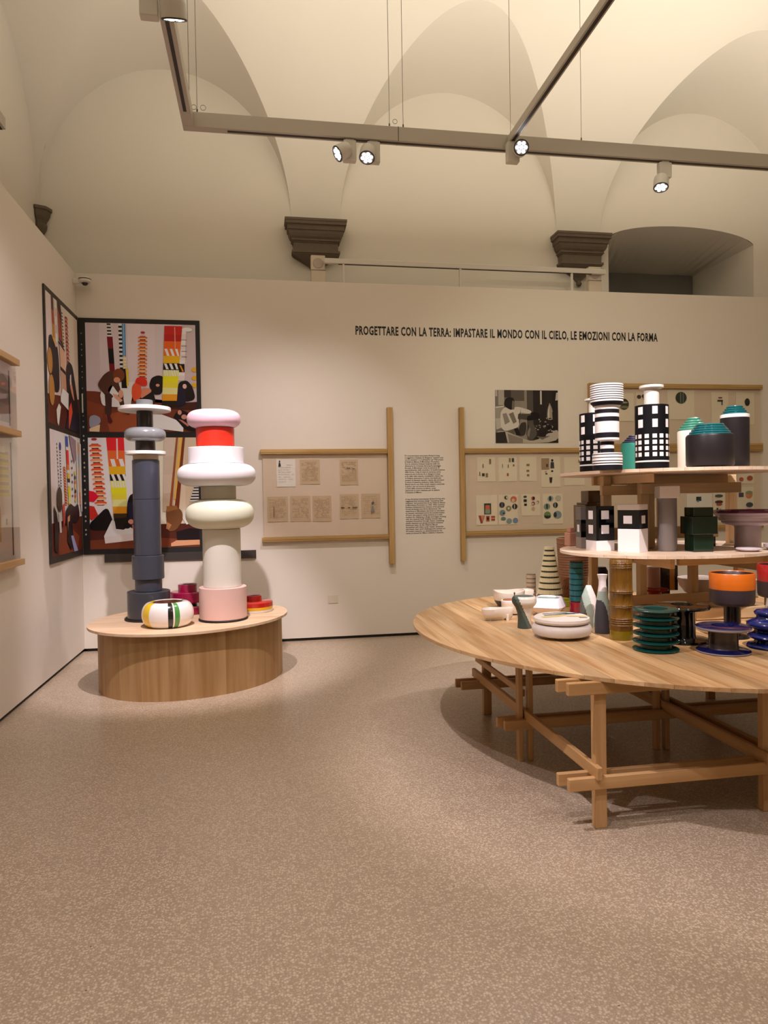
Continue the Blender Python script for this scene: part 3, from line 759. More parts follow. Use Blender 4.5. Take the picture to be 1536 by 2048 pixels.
ph += [('B5AC9D', [(110, 960), (300, 940), (640, 1100), (900, 1170), (1395, 870), (1395, 1195), (110, 1195)]), ('2E2724', [(110, 980), (300, 960), (350, 1195), (110, 1195)]), ('857C6F', [(350, 1000), (660, 1110), (660, 1195), (380, 1195)]), ('6F665A', [(940, 1060), (1230, 1050), (1060, 1130)])]
ph += [('9B9284', [(1170, 720), (1165, 600), (1180, 480), (1210, 390), (1220, 365), (1230, 390), (1270, 480), (1290, 600), (1285, 720)]), ('CFC7BA', [(1185, 700), (1180, 560), (1215, 420), (1225, 420), (1210, 560), (1215, 700)])]
ph += [('3A322D', [(620, 780), (730, 760), (740, 900), (700, 1040), (600, 1060), (560, 960)]), ('57504A', [(745, 810), (870, 765), (880, 800), (945, 940), (950, 1030), (890, 1110), (780, 1115), (725, 1020), (740, 920), (790, 840)]), ('837A70', [(760, 960), (800, 880), (820, 900), (790, 1080), (750, 1040)]),
       ('1C1614', [(480, 900), (560, 880), (620, 1050), (520, 1030)]), ('231C19', [(1000, 940), (1120, 920), (1160, 1000), (1120, 1070), (1000, 1070)]), ('1D1715', [(1160, 850), (1270, 830), (1280, 980), (1170, 1000)]), ('2A221F', [(1270, 560), (1395, 520), (1395, 860), (1290, 870)])]
rr = random.Random(3)
for k in range(46):
    x, y = rr.uniform(900, 1340), rr.uniform(680, 960)
    ph.append((rr.choice(['CFC7B9', '1A1412', '8E857A', '2B2420']), ellp(x, y, rr.uniform(8, 26), rr.uniform(6, 18), 8)))
t = thing('photograph', 'black and white photograph of a seated man at a table of vases', 'photograph', (2.566, PB, 2.095))
box('mount', 0.0, 0.735, -0.006, 0.0, 0.0, 0.588, mat('photo_mount', '2A2522', 0.6), t, 0.001)
flat_print('print', (0.0, -0.0065, 0.0), (1, 0, 0), (0, 0, 1), 0.735, 0.588, inv(ph, 110, 110, 1395, 1195), t)

# ------------------------------------------------------------------ lettering on the wall
def letters(name, body, height, width, loc, m, bold=0.0, parent=None, spacing=1.0, line=1.0):
    cu = bpy.data.curves.new('lettering_curve', 'FONT')
    cu.body = body; cu.size = 1.0; cu.offset = bold; cu.resolution_u = 2
    cu.space_character = spacing; cu.space_line = line
    o = bpy.data.objects.new('lettering_tmp', cu); COL.objects.link(o)
    dg = bpy.context.evaluated_depsgraph_get()
    me = bpy.data.meshes.new_from_object(o.evaluated_get(dg))
    bpy.data.objects.remove(o); bpy.data.curves.remove(cu)
    xs = [v.co.x for v in me.vertices]; ys = [v.co.y for v in me.vertices]
    x0, x1, y0, y1 = min(xs), max(xs), min(ys), max(ys)
    kx = width/(x1-x0); ky = height/(y1-y0)
    for v in me.vertices:
        v.co = Vector(((v.co.x-x0)*kx, -0.001, (v.co.y-y0)*ky))
    me.name = name; me.materials.clear(); me.materials.append(m)
    return link(name, me, parent, loc)
LET = mat('vinyl_black', '17130F', 0.5)
t = letters('wall_heading', 'PROGETTARE CON LA TERRA: IMPASTARE IL MONDO CON IL CIELO, LE EMOZIONI CON LA FORMA', 0.117, 3.515, (1.018, PB, 3.238), LET, 0.034, None, 1.12)
tag(t, 'large black capital heading line across the upper back wall', 'lettering')
IT = """È il commerciante americano Richard Irving
a suggerire a Sottsass di disegnare "qualche cosa
con la ceramica" e a indirizzarlo nel 1956 presso
la Fabbrica Bitossi di Montelupo Fiorentino.
Con la ceramica Sottsass traspone nelle tre
dimensioni la ricchezza del proprio paesaggio
formale. A Montelupo avvia un percorso di
apprendimento delle tecniche e di trasformazione
della forma. L'idea di usare la ceramica come
supporto per la forma di un disegno si muta
e va, dalla nella materia, modellando volumi che
si rivelano attraverso il colore, lavorando per
somma di elementi semplici, dando alle emozioni
il valore di autentica funzione. Nella Fabbrica
Bitossi lavora con Aldo Londi, maestro ceramista
e amico, con cui innova le dimensioni
e l'arte della ceramica moderna, come
testimonia la serie realizzata per la Galleria
Il Sestante di Milano."""
EN = """It was American businessman Richard Irving who
suggested that Sottsass design "something with
ceramics" and pointed him at the Fabbrica Bitossi
in Montelupo Fiorentino in 1956. With ceramics
Sottsass transposed the richness of his personal
formal landscape into three dimensions. His
experience in Montelupo was both an education
to ceramic techniques and in the transformation
of form: the support using ceramics as a main
medium for displaying a design and began working
with the material itself, shaping volumes that
revealed themselves through colour, combining
simple elements and giving emotions authentic
functional value. At the Fabbrica Bitossi
he worked with Aldo Londi, master ceramicist
and friend, their work challenged the ceramic art
of modern ceramics, as demonstrated by the
series produced for Milan's Galleria Il Sestante."""
t = letters('wall_text', IT, 0.420, 0.445, (1.533, PB, 1.553), LET, 0.018, None, 1.0, 1.0)
tag(t, 'upper Italian text block in small black type between the two posts', 'lettering')
t = letters('wall_text', EN, 0.392, 0.452, (1.533, PB, 1.105), LET, 0.018, None, 1.0, 1.0)
tag(t, 'lower English text block in small black type between the two posts', 'lettering')

# ------------------------------------------------------------------ wooden display frames and the sheets in them
BACKING = mat('frame_backing', 'E6D3BC', 0.7, noise=0.02)
BACKING_L = mat('frame_backing_pale', 'DACBBE', 0.7, noise=0.02)
def rail(name, x0, x1, z0, z1, parent, y0=-0.055):
    o = box(name, x0, x1, y0, 0.0, z0, z1, FRAMEX, parent, 0.002)
    box('groove', x0+0.004, x1-0.004, y0-0.0015, y0+0.002, z0+0.014, z0+0.017, mat('groove_dark', '7A5426', 0.6), o, 0)
    return o
def hframe(label, x0, x1, z0, z1, post=None, stile=None, top=True, loc_z=None):
    t = thing('wall_display', label, 'frame', (x0, PB, z0))
    w, h = x1-x0, z1-z0
    rail('rail', 0, w, 0, 0.042, t)
    if top: rail('rail', 0, w, h-0.05, h, t)
    box('backing', 0.02, w-0.005, -0.012, 0.0, 0.045, h-0.05, BACKING, t, 0)
    pane = box('pane', 0.015, w-0.002, -0.042, -0.038, 0.045, h-0.05, ACRYL, t, 0)
    if post: box('post', post[0]-x0, post[1]-x0, -0.07, -0.001, post[2]-z0, post[3]-z0, FRAMEZ, t, 0.002)
    if stile: box('stile', stile[0]-x0, stile[1]-x0, -0.056, -0.001, stile[2]-z0, stile[3]-z0, FRAMEZ, t, 0.002)
    return t
hframe('wooden frame of eight yellowed letters left of the wall text', -0.010, 1.338, 1.068, 2.035, post=(1.338, 1.396, 0.796, 2.478))
hframe('wooden frame of coloured vase drawings right of the wall text', 2.188, 5.845, 1.078, 2.035, post=(2.140, 2.188, 0.802, 2.482))
hframe('upper wooden frame of drawings behind the black and white vases', 3.69, 5.845, 2.036, 2.765, stile=(3.66, 3.69, 2.036, 2.765))
PAPER = mat('paper_cream', 'F2E6CC', 0.8, noise=0.02); PAPERT = mat('paper_tan', 'D3BA98', 0.8, noise=0.03, nscale=12); PAPERW = mat('paper_white', 'F5F0E6', 0.8, noise=0.01)
def sheet(label, x0, x1, z0, z1, m, marks, group=None):
    t = thing('drawing_sheet', label, 'sheet', (x0, PB-0.0135, z0))
    w, h = x1-x0, z1-z0
    n = 8; V = []; F = []
    for i in range(n+1):
        u = i/n; dy = -0.002-0.004*(0.5+0.5*math.sin(u*5+x0*9))
        V += [(u*w, -0.001+dy*0.7, 0), (u*w, -0.001, h)]
        V += [(u*w, -0.0004+dy*0.7, 0), (u*w, -0.0004, h)]
    for i in range(n):
        a = i*4
        F += [(a, a+4, a+5, a+1), (a+2, a+3, a+7, a+6), (a, a+2, a+6, a+4), (a+1, a+5, a+7, a+3)]
    F += [(0, 1, 3, 2), (n*4, n*4+2, n*4+3, n*4+1)]
    link('paper', mesh('paper', V, F, m), t)
    if marks: flat_print('drawing', (0, -0.008, 0), (1, 0, 0), (0, 0, 1), w, h, marks, t)
    return t
def script_lines(n, seed, c='8A6A48'):
    r = random.Random(seed); out = []
    for i in range(n):
        y = 0.88-0.78*i/n
        x = 0.10
        while x < 0.86:
            l = r.uniform(0.04, 0.14)
            if r.random() < 0.75: out.append((c, rect(x, y, min(0.9, x+l), y+0.012)))
            x += l+0.03
    return out
A = [((0.153, 0.351, 1.642, 1.932), PAPERW, [('2A2A2A', [(0.10, 0.74), (0.24, 0.74), (0.21, 0.86), (0.13, 0.86)]), ('2A2A2A', rect(0.14, 0.88, 0.20, 0.95))]+script_lines(9, 1, 'C2B6A2')[8:], 'white sheet with a small grey vase sketch at its top left'),
     ((0.399, 0.609, 1.666, 1.927), PAPERT, script_lines(14, 2, 'A5855E'), 'tan handwritten letter, second in the top row of the left frame'),
     ((0.821, 1.018, 1.652, 1.924), PAPERT, script_lines(12, 3, '9A7A56')+[('2A211A', rect(0.36, 0.64, 0.56, 0.665)), ('6A7A88', rect(0.66, 0.63, 0.82, 0.65))], 'tan letter with one bold dark line, right in the top row'),
     ((0.052, 0.265, 1.275, 1.539), PAPERT, script_lines(13, 4, 'A98A66')+[('94744F', rect(0.30, 0.2, 0.33, 0.6))], 'leftmost tan letter in the bottom row of the left frame'),
     ((0.291, 0.502, 1.274, 1.543), PAPERT, script_lines(14, 5, 'A98A66'), 'second tan letter from the left in the bottom row'),
     ((0.523, 0.725, 1.269, 1.540), PAPERT, script_lines(14, 6, 'A98A66'), 'third tan letter from the left in the bottom row'),
     ((0.814, 1.019, 1.290, 1.554), PAPERT, script_lines(12, 7, '9A7A56')+[('2E241C', rect(0.05, 0.44, 0.24, 0.47)), ('2E241C', rect(0.42, 0.44, 0.54, 0.47)), ('2E241C', rect(0.66, 0.44, 0.92, 0.47))], 'tan letter with bold dashes across its middle'),
     ((1.045, 1.253, 1.293, 1.555), PAPERT, script_lines(9, 8, 'A98A66')+[('5A5A56', [(0.52, 0.60), (0.60, 0.55), (0.68, 0.62), (0.62, 0.70)]), ('8A8A86', [(0.5, 0.2), (0.7, 0.25), (0.62, 0.5), (0.55, 0.5)])], 'tan sheet with a grey vase sketch beside the left post')]
for (x0, x1, z0, z1), m, mk, l in A: sheet(l, x0, x1, z0, z1, m, mk)
def dots(lst): return [(c, ellp(x, y, rx, ry, 16)) for c, x, y, rx, ry in lst]
B = [((2.342, 2.553, 1.669, 1.939), [('3A3428', rect(0.30, 0.56, 0.34, 0.72)), ('3A3428', rect(0.12, 0.24, 0.16, 0.40)), ('3A3428', rect(0.26, 0.22, 0.40, 0.34)), ('8C7A5E', rect(0.66, 0.72, 0.76, 0.92)), ('8C7A5E', rect(0.46, 0.18, 0.58, 0.34))], 'sheet of tiny ink vases, leftmost in the top row right of the post'),
     ((2.589, 2.803, 1.668, 1.937), [('3C4A3C', rect(0.72, 0.80, 0.84, 0.96)), ('8A8468', rect(0.56, 0.80, 0.66, 0.96)), ('4A4234', rect(0.20, 0.56, 0.23, 0.72)), ('4A4234', rect(0.50, 0.56, 0.54, 0.70)), ('B8604A', rect(0.44, 0.22, 0.54, 0.34)), ('8A6A4A', rect(0.78, 0.62, 0.86, 0.70))], 'sheet with a green blot at its upper right and one red vase'),
     ((2.833, 3.034, 1.669, 1.941), [('8F7E5C', rect(0.40, 0.62, 0.58, 0.70)), ('8F7E5C', rect(0.40, 0.38, 0.56, 0.46)), ('8F7E5C', rect(0.42, 0.20, 0.56, 0.28))], 'plain yellowed sheet with three faint sketches in a column'),
     ((3.086, 3.315, 1.598, 1.939), [('A8906E', rect(0.02, 0.58, 0.42, 0.95)), ('5A4638', rect(0.26, 0.66, 0.36, 0.76)), ('241E1C', ellp(0.58, 0.88, 0.06, 0.04)), ('3A4048', [(0.48, 0.62), (0.68, 0.62), (0.66, 0.82), (0.50, 0.82)]), ('241E1C', rect(0.52, 0.50, 0.62, 0.55)), ('2A2624', [(0.44, 0.14), (0.54, 0.14), (0.58, 0.32), (0.42, 0.32)]), ('2A2624', rect(0.22, 0.42, 0.32, 0.46)), ('C07A5A', rect(0.20, 0.49, 0.28, 0.52))], 'tall sheet of black patterned vase drawings next to the tiers'),
     ((3.363, 3.606, 1.615, 1.932), [('8A7A5E', rect(0.7, 0.80, 0.76, 0.9))], 'blank yellowed sheet partly behind the black chequered vase'),
     ((2.325, 2.568, 1.188, 1.521), [('3A4A44', rect(0.37, 0.36, 0.70, 0.72)), ('93A08A', rect(0.42, 0.38, 0.65, 0.52)), ('D86A4A', rect(0.43, 0.52, 0.64, 0.66)), ('9A3A34', [(0.10, 0.32), (0.40, 0.32), (0.28, 0.06), (0.20, 0.06)]), ('DE8A62', [(0.20, 0.32), (0.38, 0.32), (0.28, 0.12)]), ('B8442E', rect(0.46, 0.12, 0.62, 0.30)), ('2A1614', ellp(0.54, 0.21, 0.05, 0.05)), ('A8402E', rect(0.70, 0.14, 0.88, 0.30)), ('E4C4A4', rect(0.70, 0.21, 0.88, 0.23))], 'sheet with a red and green patterned square and three red vases'),
     ((2.586, 2.812, 1.187, 1.522), dots([('3A4038', .38, .90, .10, .06), ('E2D6B8', .42, .90, .05, .045), ('D8705A', .76, .84, .16, .10), ('E8C8A0', .74, .80, .08, .06), ('2C2A34', .16, .66, .14, .095), ('6A6A86', .16, .66, .04, .09), ('2C2A34', .82, .60, .14, .09), ('D8CCB8', .80, .60, .025, .08), ('8E9068', .50, .54, .14, .09), ('E4DCC0', .50, .54, .05, .04), ('7C93A0', .18, .40, .15, .095), ('2A2E3A', .24, .38, .05, .03), ('6E8A86', .22, .20, .13, .06), ('8FA6AC', .52, .12, .14, .09), ('7E98B0', .84, .13, .14, .09)]), 'sheet of a dozen coloured round plates drawn in rows'),
     ((2.849, 3.072, 1.282, 1.523), [('3A4A3A', ellp(0.20, 0.88, 0.09, 0.05)), ('2A2A2A', rect(0.12, 0.64, 0.28, 0.76)), ('2A2A2A', rect(0.14, 0.46, 0.28, 0.56))]+dots([('A8483A', .62, .80, .09, .09), ('2A2422', .66, .80, .05, .08), ('8A3A30', .62, .56, .09, .09), ('E8DCC8', .60, .54, .05, .05), ('D8B48A', .62, .32, .09, .09), ('B8705A', .86, .62, .07, .07), ('E4D2B4', .84, .60, .05, .05)]), 'small sheet of green and red vase drawings in the bottom row'),
     ((3.102, 3.342, 1.183, 1.524), dots([('9FB0B4', .38, .84, .14, .09), ('2A3234', .36, .84, .06, .08), ('C8C6B4', .76, .85, .14, .09), ('86A090', .20, .58, .16, .10), ('2E3A36', .20, .58, .05, .09), ('2A3034', .62, .62, .12, .09), ('9AACA8', .60, .62, .03, .08), ('76905E', .22, .30, .17, .115), ('8CA2A4', .72, .30, .20, .13), ('2C3438', .60, .30, .08, .09)])+[('24302C', ellp(0.22, 0.28, 0.17, 0.10, 14, PI, 2*PI))], 'sheet of six large green and grey round plates'),
     ((4.875, 5.200, 1.154, 1.494), [('2A3A3E', rect(0.36, 0.76, 0.56, 0.90)), ('5A98A8', rect(0.40, 0.72, 0.46, 0.78))], 'white sheet with one dark blue sign seen between the tiers'),
     ((5.216, 5.389, 1.150, 1.501), [('4A4E58', ellp(0.4, 0.90, 0.3, 0.05)), ('2E2A2E', ellp(0.4, 0.70, 0.3, 0.05)), ('B04A42', ellp(0.42, 0.62, 0.22, 0.05)), ('1E1A18', rect(0.22, 0.34, 0.34, 0.5)), ('D89A5A', rect(0.44, 0.36, 0.56, 0.48)), ('8A3A38', rect(0.86, 0.32, 0.96, 0.52))], 'narrow sheet with a dark boat and striped jars between the tiers'),
     ((5.531, 5.748, 1.606, 1.732), [('C0604A', ellp(0.22, 0.4, 0.14, 0.2)), ('B85A40', ellp(0.74, 0.5, 0.18, 0.24))], 'sheet with two red blots under the top tier at the right'),
     ((5.530, 5.744, 1.142, 1.567), [('4A4A5A', rect(0.06, 0.72, 0.36, 0.84)), ('D88A5A', ellp(0.7, 0.78, 0.22, 0.10)), ('8E9A78', ellp(0.7, 0.84, 0.22, 0.05)), ('3A4656', ellp(0.72, 0.5, 0.22, 0.07)), ('C8867A', rect(0.55, 0.36, 0.85, 0.39)), ('3A3434', rect(0.05, 0.16, 0.42, 0.20)), ('3A3434', rect(0.05, 0.08, 0.42, 0.12))], 'sheet of coloured bowls above the purple bowl')]
for (x0, x1, z0, z1), mk, l in B: sheet(l, x0, x1, z0, z1, PAPER if 'white' not in l else PAPERW, mk)
Cs = [(3.99, 4.22, 2.34, 2.66, dots([('3C3A30', .46, .60, .26, .20), ('B8B090', .46, .66, .2, .03), ('7E8060', .46, .50, .24, .05)]), 'sheet with a dark green round beside the striped vase'),
      (4.25, 4.52, 2.30, 2.67, dots([('4A3A2E', .12, .86, .10, .06), ('4A3A2E', .34, .88, .10, .06), ('7A6A4E', .36, .80, .06, .04)]), 'sheet of three tiny marks left of the tall chequered neck'),
      (4.64, 4.98, 2.36, 2.70, dots([('2E332C', .50, .74, .21, .20)])+[('6E8270', rect(.46, .55, .50, .92)), ('6E8270', rect(.56, .56, .59, .91))], 'sheet with one large black and green striped round'),
      (5.20, 5.42, 2.32, 2.68, [('8A3A34', rect(.40, .80, .62, .84)), ('2A2422', rect(.34, .70, .66, .75)), ('2A2422', rect(.58, .58, .64, .70))], 'sheet with a black angular mark and red cap'),
      (5.52, 5.76, 2.30, 2.68, dots([('1E1A18', .60, .70, .14, .12)]), 'sheet with one black disc behind the tall dark jar'),
      (4.76, 4.98, 1.68, 1.94, [('2A2E44', rect(.30, .52, .70, .62)), ('6A7080', rect(.34, .40, .66, .52)), ('2A2A2A', rect(.46, .62, .54, .74))], 'sheet with a small dark boat drawing under the green jar')]
for x0, x1, z0, z1, mk, l in Cs: sheet(l, x0, x1, z0, z1, PAPER, mk)

# frames on the left wall
def lframe(label, y0, y1, z0, z1, lower):
    t = thing('wall_display', label, 'frame', (PLX, y0, z0))
    w, h = y1-y0, z1-z0
    box('rail', 0.0, 0.07, 0, w, h-0.045, h, FRAMEY, t, 0.002)
    if lower: box('rail', 0.0, 0.07, 0, w, 0.0, 0.045, FRAMEY, t, 0.002)
    b0 = 0.045 if lower else 0.0
    box('backing', 0.0, 0.012, 0.0, w-0.03, b0, h-0.045, BACKING_L, t, 0)
    box('pane', 0.040, 0.044, 0.0, w-0.01, b0, h-0.045, ACRYL, t, 0)
    box('spacer', 0.012, 0.018, w-0.075, w-0.07, b0+0.03, h-0.09, LAMPD, t, 0)
    return t
lframe('upper wooden frame with a grey photograph at the left picture edge', 3.4, 5.58, 2.04, 2.56, False)
lframe('lower wooden frame with a yellow tower drawing at the left picture edge', 3.4, 5.58, 1.06, 2.04, True)
t = thing('drawing_sheet', 'grey photograph of dark objects in the upper left wall frame', 'sheet', (PLX+0.0135, 4.60, 2.09))
flat_print('print', (0, 0, 0), (0, 1, 0), (0, 0, 1), 0.90, 0.42, [('CBBAB2', rect(0, 0, 1, 1)), ('A5958A', [(0, 0), (1, 0), (1, .72), (.9, .80), (.75, .86), (.6, .80), (.4, .84), (0, .78)]), ('8E7A72', rect(0, .30, 1, .55)), ('E6DCDA', [(0.55, 0.02), (0.80, 0.02), (0.78, 0.46), (0.58, 0.44)]), ('C07A72', rect(.6, .60, .95, .66))], t)
t = thing('drawing_sheet', 'pale sheet with a drawing of stacked yellow rings on the left wall', 'sheet', (PLX+0.0135, 5.06, 1.20))
ysh = [('DCCBB6', rect(0, 0, 1, 1))]
for k in range(6): ysh += [('D9C66A', rect(.35, .50+.075*k, .95, .535+.075*k)), ('B8A878', rect(.42, .535+.075*k, .90, .565+.075*k))]
ysh += [('E8DFCC', rect(.5, .93, .75, .99)), ('C9A66A', rect(.42, .06, .50, .40)), ('B89A78', rect(.10, .10, .14, .42)), ('8A6A52', rect(.72, .22, .78, .28))]
flat_print('print', (0, 0, 0), (0, 1, 0), (0, 0, 1), 0.44, 0.72, ysh, t)

# ------------------------------------------------------------------ plank-built elliptical tops
def ell_pt(cx, cy, a, b, t, th, stretch=None):
    u, v = a*math.cos(th), b*math.sin(th)
    x = cx+u*math.cos(t)-v*math.sin(t); y = cy+u*math.sin(t)+v*math.cos(t)
    if stretch and x > cx: x = cx+(x-cx)*stretch
    return x, y
def plank_top(parent, cx, cy, a, b, t, z0, z1, width, m, axis='y', stretch=None, gap=0.0006, skew=0.0, name='plank'):
    """cut an elliptical board into parallel planks; the planks are parts of the parent (local coords about cx, cy)"""
    P = [ell_pt(cx, cy, a, b, t, 2*PI*i/720, stretch) for i in range(720)]
    P = [(x-cx, y-cy) for x, y in P]
    if axis == 'x': P = [(y, x) for x, y in P]
    lo, hi = min(p[0] for p in P), max(p[0] for p in P)
    def span(x):
        ys = []
        for (xa, ya), (xb, yb) in zip(P, P[1:]+P[:1]):
            if (xa-x)*(xb-x) <= 0 and xa != xb:
                ys.append(ya+(yb-ya)*(x-xa)/(xb-xa))
        return (min(ys), max(ys)) if ys else (0, 0)
    n = max(1, round((hi-lo)/width)); w = (hi-lo)/n
    for k in range(n):
        x0, x1 = lo+k*w+gap, lo+(k+1)*w-gap
        if k == 0: x0 = lo+0.0008
        if k == n-1: x1 = hi-0.0008
        xs = []
        m_ = 10 if 0 < k < n-1 else 22
        for i in range(m_+1):
            f = i/m_
            if k == 0: f = f*f
            if k == n-1: f = 1-(1-f)**2
            xs.append(x0+(x1-x0)*f)
        sp = [span(x) for x in xs]
        poly = [(x, s[0]) for x, s in zip(xs, sp)]+[(x, s[1]) for x, s in reversed(list(zip(xs, sp)))]
        if axis == 'x': poly = [(y, x) for x, y in poly]
        bm = bmesh.new()
        A_ = [bm.verts.new((x, y, z0)) for x, y in poly]; B_ = [bm.verts.new((x, y, z1)) for x, y in poly]
        bm.faces.new(A_); bm.faces.new(B_[::-1])
        q = len(poly)
        for i in range(q): bm.faces.new((A_[i], A_[(i+1) % q], B_[(i+1) % q], B_[i]))
        bmesh.ops.remove_doubles(bm, verts=bm.verts[:], dist=1e-6)
        bmesh.ops.recalc_face_normals(bm, faces=bm.faces[:])
        me = bpy.data.meshes.new(name); bm.to_mesh(me); bm.free(); me.materials.append(m)
        link(name, me, parent)

# ------------------------------------------------------------------ plinth with the two totems
PX, PY, PT = -0.61, 6.21, 0.522
pd = thing('plinth', 'low oval wooden plinth carrying the two ceramic totems', 'plinth', (PX, PY, 0))
plank_top(pd, PX, PY, 0.849, 0.729, 0.641, PT-0.02, PT, 0.105, SLABW, 'x', name='top_plank')
nst = 22
for k in range(nst):
    V = []; F = []; q = 8
    for i in range(q+1):
        th = 2*PI*(k+i/q)/nst
        x, y = ell_pt(0.015, -0.01, 0.781, 0.663, 0.62, th); xi, yi = ell_pt(0.015, -0.01, 0.763, 0.645, 0.62, th)
        V += [(x, y, 0.0), (x, y, PT-0.021), (xi, yi, 0.0), (xi, yi, PT-0.021)]
    for i in range(q):
        a = i*4
        F += [(a, a+4, a+5, a+1), (a+2, a+3, a+7, a+6), (a+1, a+5, a+7, a+3), (a, a+2, a+6, a+4)]
    F += [(0, 1, 3, 2), (q*4, q*4+2, q*4+3, q*4+1)]
    link('stave', mesh('stave', V, F, PLYZ, None, 30), pd)

SLATE = mat('slate_glaze', '3E414D', 0.32, coat=0.25); SLATED = mat('slate_glaze_dark', '3A3C45', 0.3, coat=0.2)
GREYG = mat('grey_glaze', '7F8183', 0.22, coat=0.5); BLKG = mat('black_glaze', '1C1716', 0.3, coat=0.2); WHITEC = mat('white_ceramic', 'E9E3DE', 0.5, bump=0.02, bscale=20)
TANC = mat('tan_collar', 'C9B49A', 0.5)
def totem_part(name, kind, r, y1, y0, m, t, s, base, dx=0.0, k=2.3, label=None):
    z0, z1 = (base-y0)*s, (base-y1)*s
    if kind == 'c': o = cyl(name, r*s, z0, z1, m, t, 0.004, 56, (dx, 0, 0))
    elif kind == 'd': o = cyl(name, r*s, z0, z1, m, t, 0.003, 64, (dx, 0, 0))
    else: o = lathe(name, tyre(r*s, z0, z1, k, 0.4), m, t, 64, (dx, 0, 0), 60)
    if label: o['label'] = label
    return o
s = 0.00422
ta = thing('ceramic_totem', 'tall slim slate grey ceramic totem with white discs', 'totem', (-0.957, 6.19, PT))
for nm, kd, r, y1, y0, m in (('base_plate', 'd', 47, 1233.5, 1237, BLACKM), ('base_drum', 'c', 41.2, 1181, 1233.5, SLATED), ('neck', 'c', 26, 1157, 1181, SLATE), ('collar', 'c', 30.7, 1110, 1157, SLATE),
                             ('lower_tube', 'c', 26, 999, 1110, SLATE), ('upper_tube', 'c', 26, 921, 999, SLATE), ('tan_collar', 'c', 24.3, 910.5, 921, TANC), ('lower_disc', 'd', 38.7, 904, 910.5, WHITEC),
                             ('black_neck', 'c', 19, 884, 904, BLKG), ('grey_ring', 't', 39.7, 857, 884, GREYG), ('black_neck', 'c', 15.6, 824, 857, BLKG), ('upper_disc', 'd', 50, 816.5, 824, WHITEC), ('cap', 'c', 16, 802, 816.5, GREYG)):
    totem_part(nm, kd, r, y1, y0, m, ta, s, 1237)
WH2 = mat('white_matt_ceramic', 'E4DFE1', 0.55, bump=0.03, bscale=8, stretch=(1, 1, 12)); CREAMG = mat('pale_green_ceramic', 'E0E0C8', 0.45); BEIGEC = mat('stone_beige_ceramic', 'CFC6B2', 0.55)
PINKC = mat('pink_ceramic', 'E3BDB4', 0.5, bump=0.05, bscale=6, stretch=(1, 1, 14)); PINKT = mat('rose_ceramic', 'E5BFCB', 0.45); REDC = mat('red_ceramic', 'D2301F', 0.35, coat=0.1); IVORYC = mat('ivory_ceramic', 'E4DFD2', 0.55, bump=0.04, bscale=6, stretch=(1, 1, 14))
s = 0.00415
tb = thing('ceramic_totem', 'thick pastel ceramic totem of white, pink and red rings', 'totem', (-0.337, 5.995, PT))
for nm, kd, r, y1, y0, m, dx in (('base_plate', 'd', 48.5, 1234.5, 1238, BLACKM, 0), ('pink_drum', 'c', 46.6, 1172, 1234.5, PINKC, 0), ('ivory_column', 'c', 37.3, 1057, 1172, IVORYC, -0.4), ('pale_green_ring', 't', 66.8, 998, 1057, CREAMG, -2.5),
                                 ('beige_neck', 'c', 34.2, 972, 998, BEIGEC, -4.5), ('white_ring', 't', 76.4, 928, 972, WH2, -7), ('white_drum', 'c', 54.2, 896, 928, WH2, -7.5), ('red_drum', 'c', 37.2, 857, 896, REDC, -8.5), ('rose_ring', 't', 52.2, 822, 857, PINKT, -10.5)):
    totem_part(nm, kd, r, y1, y0, m, tb, s, 1238, dx*s)

# ring bowl with painted vertical bands
def ring_bowl():
    t = thing('ring_bowl', 'white doughnut bowl with yellow, black and green bands on the plinth', 'bowl', (-0.755, 5.80, PT))
    R, h, n, q = 0.2, 0.195, 96, 26
    mats = [mat('bowl_white', 'EFE9E4', 0.2, coat=0.6), mat('bowl_yellow', 'E2BE14', 0.2, coat=0.6), mat('bowl_black', '181412', 0.2, coat=0.6), mat('bowl_green', '4A9444', 0.2, coat=0.6), mat('bowl_brown', '5A3020', 0.3, coat=0.4)]
    w = 0.075
    prof = [(0.0, 0.004), (R-w-0.02, 0.0)]
    for i in range(q+1):
        a = -PI/2+PI*i/q
        prof.append((R-w+w*max(0.0, math.cos(a))**0.85, h/2+h/2*math.sin(a)))
    prof += [(R-w-0.012, h-0.004), (R-w-0.022, h-0.03), (R-w-0.03, 0.05), (0, 0.02)]
    V = []; rows = []
    for r, z in prof:
        rows.append(len(V))
        for i in range(n):
            a = 2*PI*i/n
            V.append((r*math.cos(a), r*math.sin(a), z))
    F = []; fm = []
    for k in range(len(prof)-1):
        for i in range(n):
            j = (i+1) % n
            F.append((rows[k]+i, rows[k]+j, rows[k+1]+j, rows[k+1]+i))
            d = 360*(i+0.5)/n
            c = 0
            if k >= len(prof)-4: c = 4
            elif 205 < d < 232 or 150 < d < 182: c = 1
            elif 279 < d < 289: c = 2
            elif 292 < d < 305: c = 3
            elif 20 < d < 35: c = 3
            fm.append(c)
    link('body', mesh('body', V, F, mats, fm, 50), t)
ring_bowl()
MAG = mat('magenta_glaze', '9E1B46', 0.18, coat=0.6); MAGR = mat('magenta_rim', 'E2B6BC', 0.3); RED2 = mat('red_glaze', 'B8231C', 0.18, coat=0.6); YEL = mat('yellow_glaze', 'E4B21C', 0.2, coat=0.5); DKIN = mat('dark_glaze_inside', '2A0E14', 0.3)
s = 0.0044
t = thing('tiered_vase', 'magenta tiered vase standing between the two totems', 'vase', (-0.664, 6.42, PT))
lathe('lower_disc', S(s, [(0, 0), (33, 0), (35, 2), (35, 14), (33, 16), (0, 16)]), MAG, t)
cyl('black_neck', 18*s, 16*s, 23*s, BLKG, t)
lathe('upper_disc', S(s, [(0, 23), (32, 23), (34, 25), (34, 42), (32, 44), (0, 44)]), MAG, t)
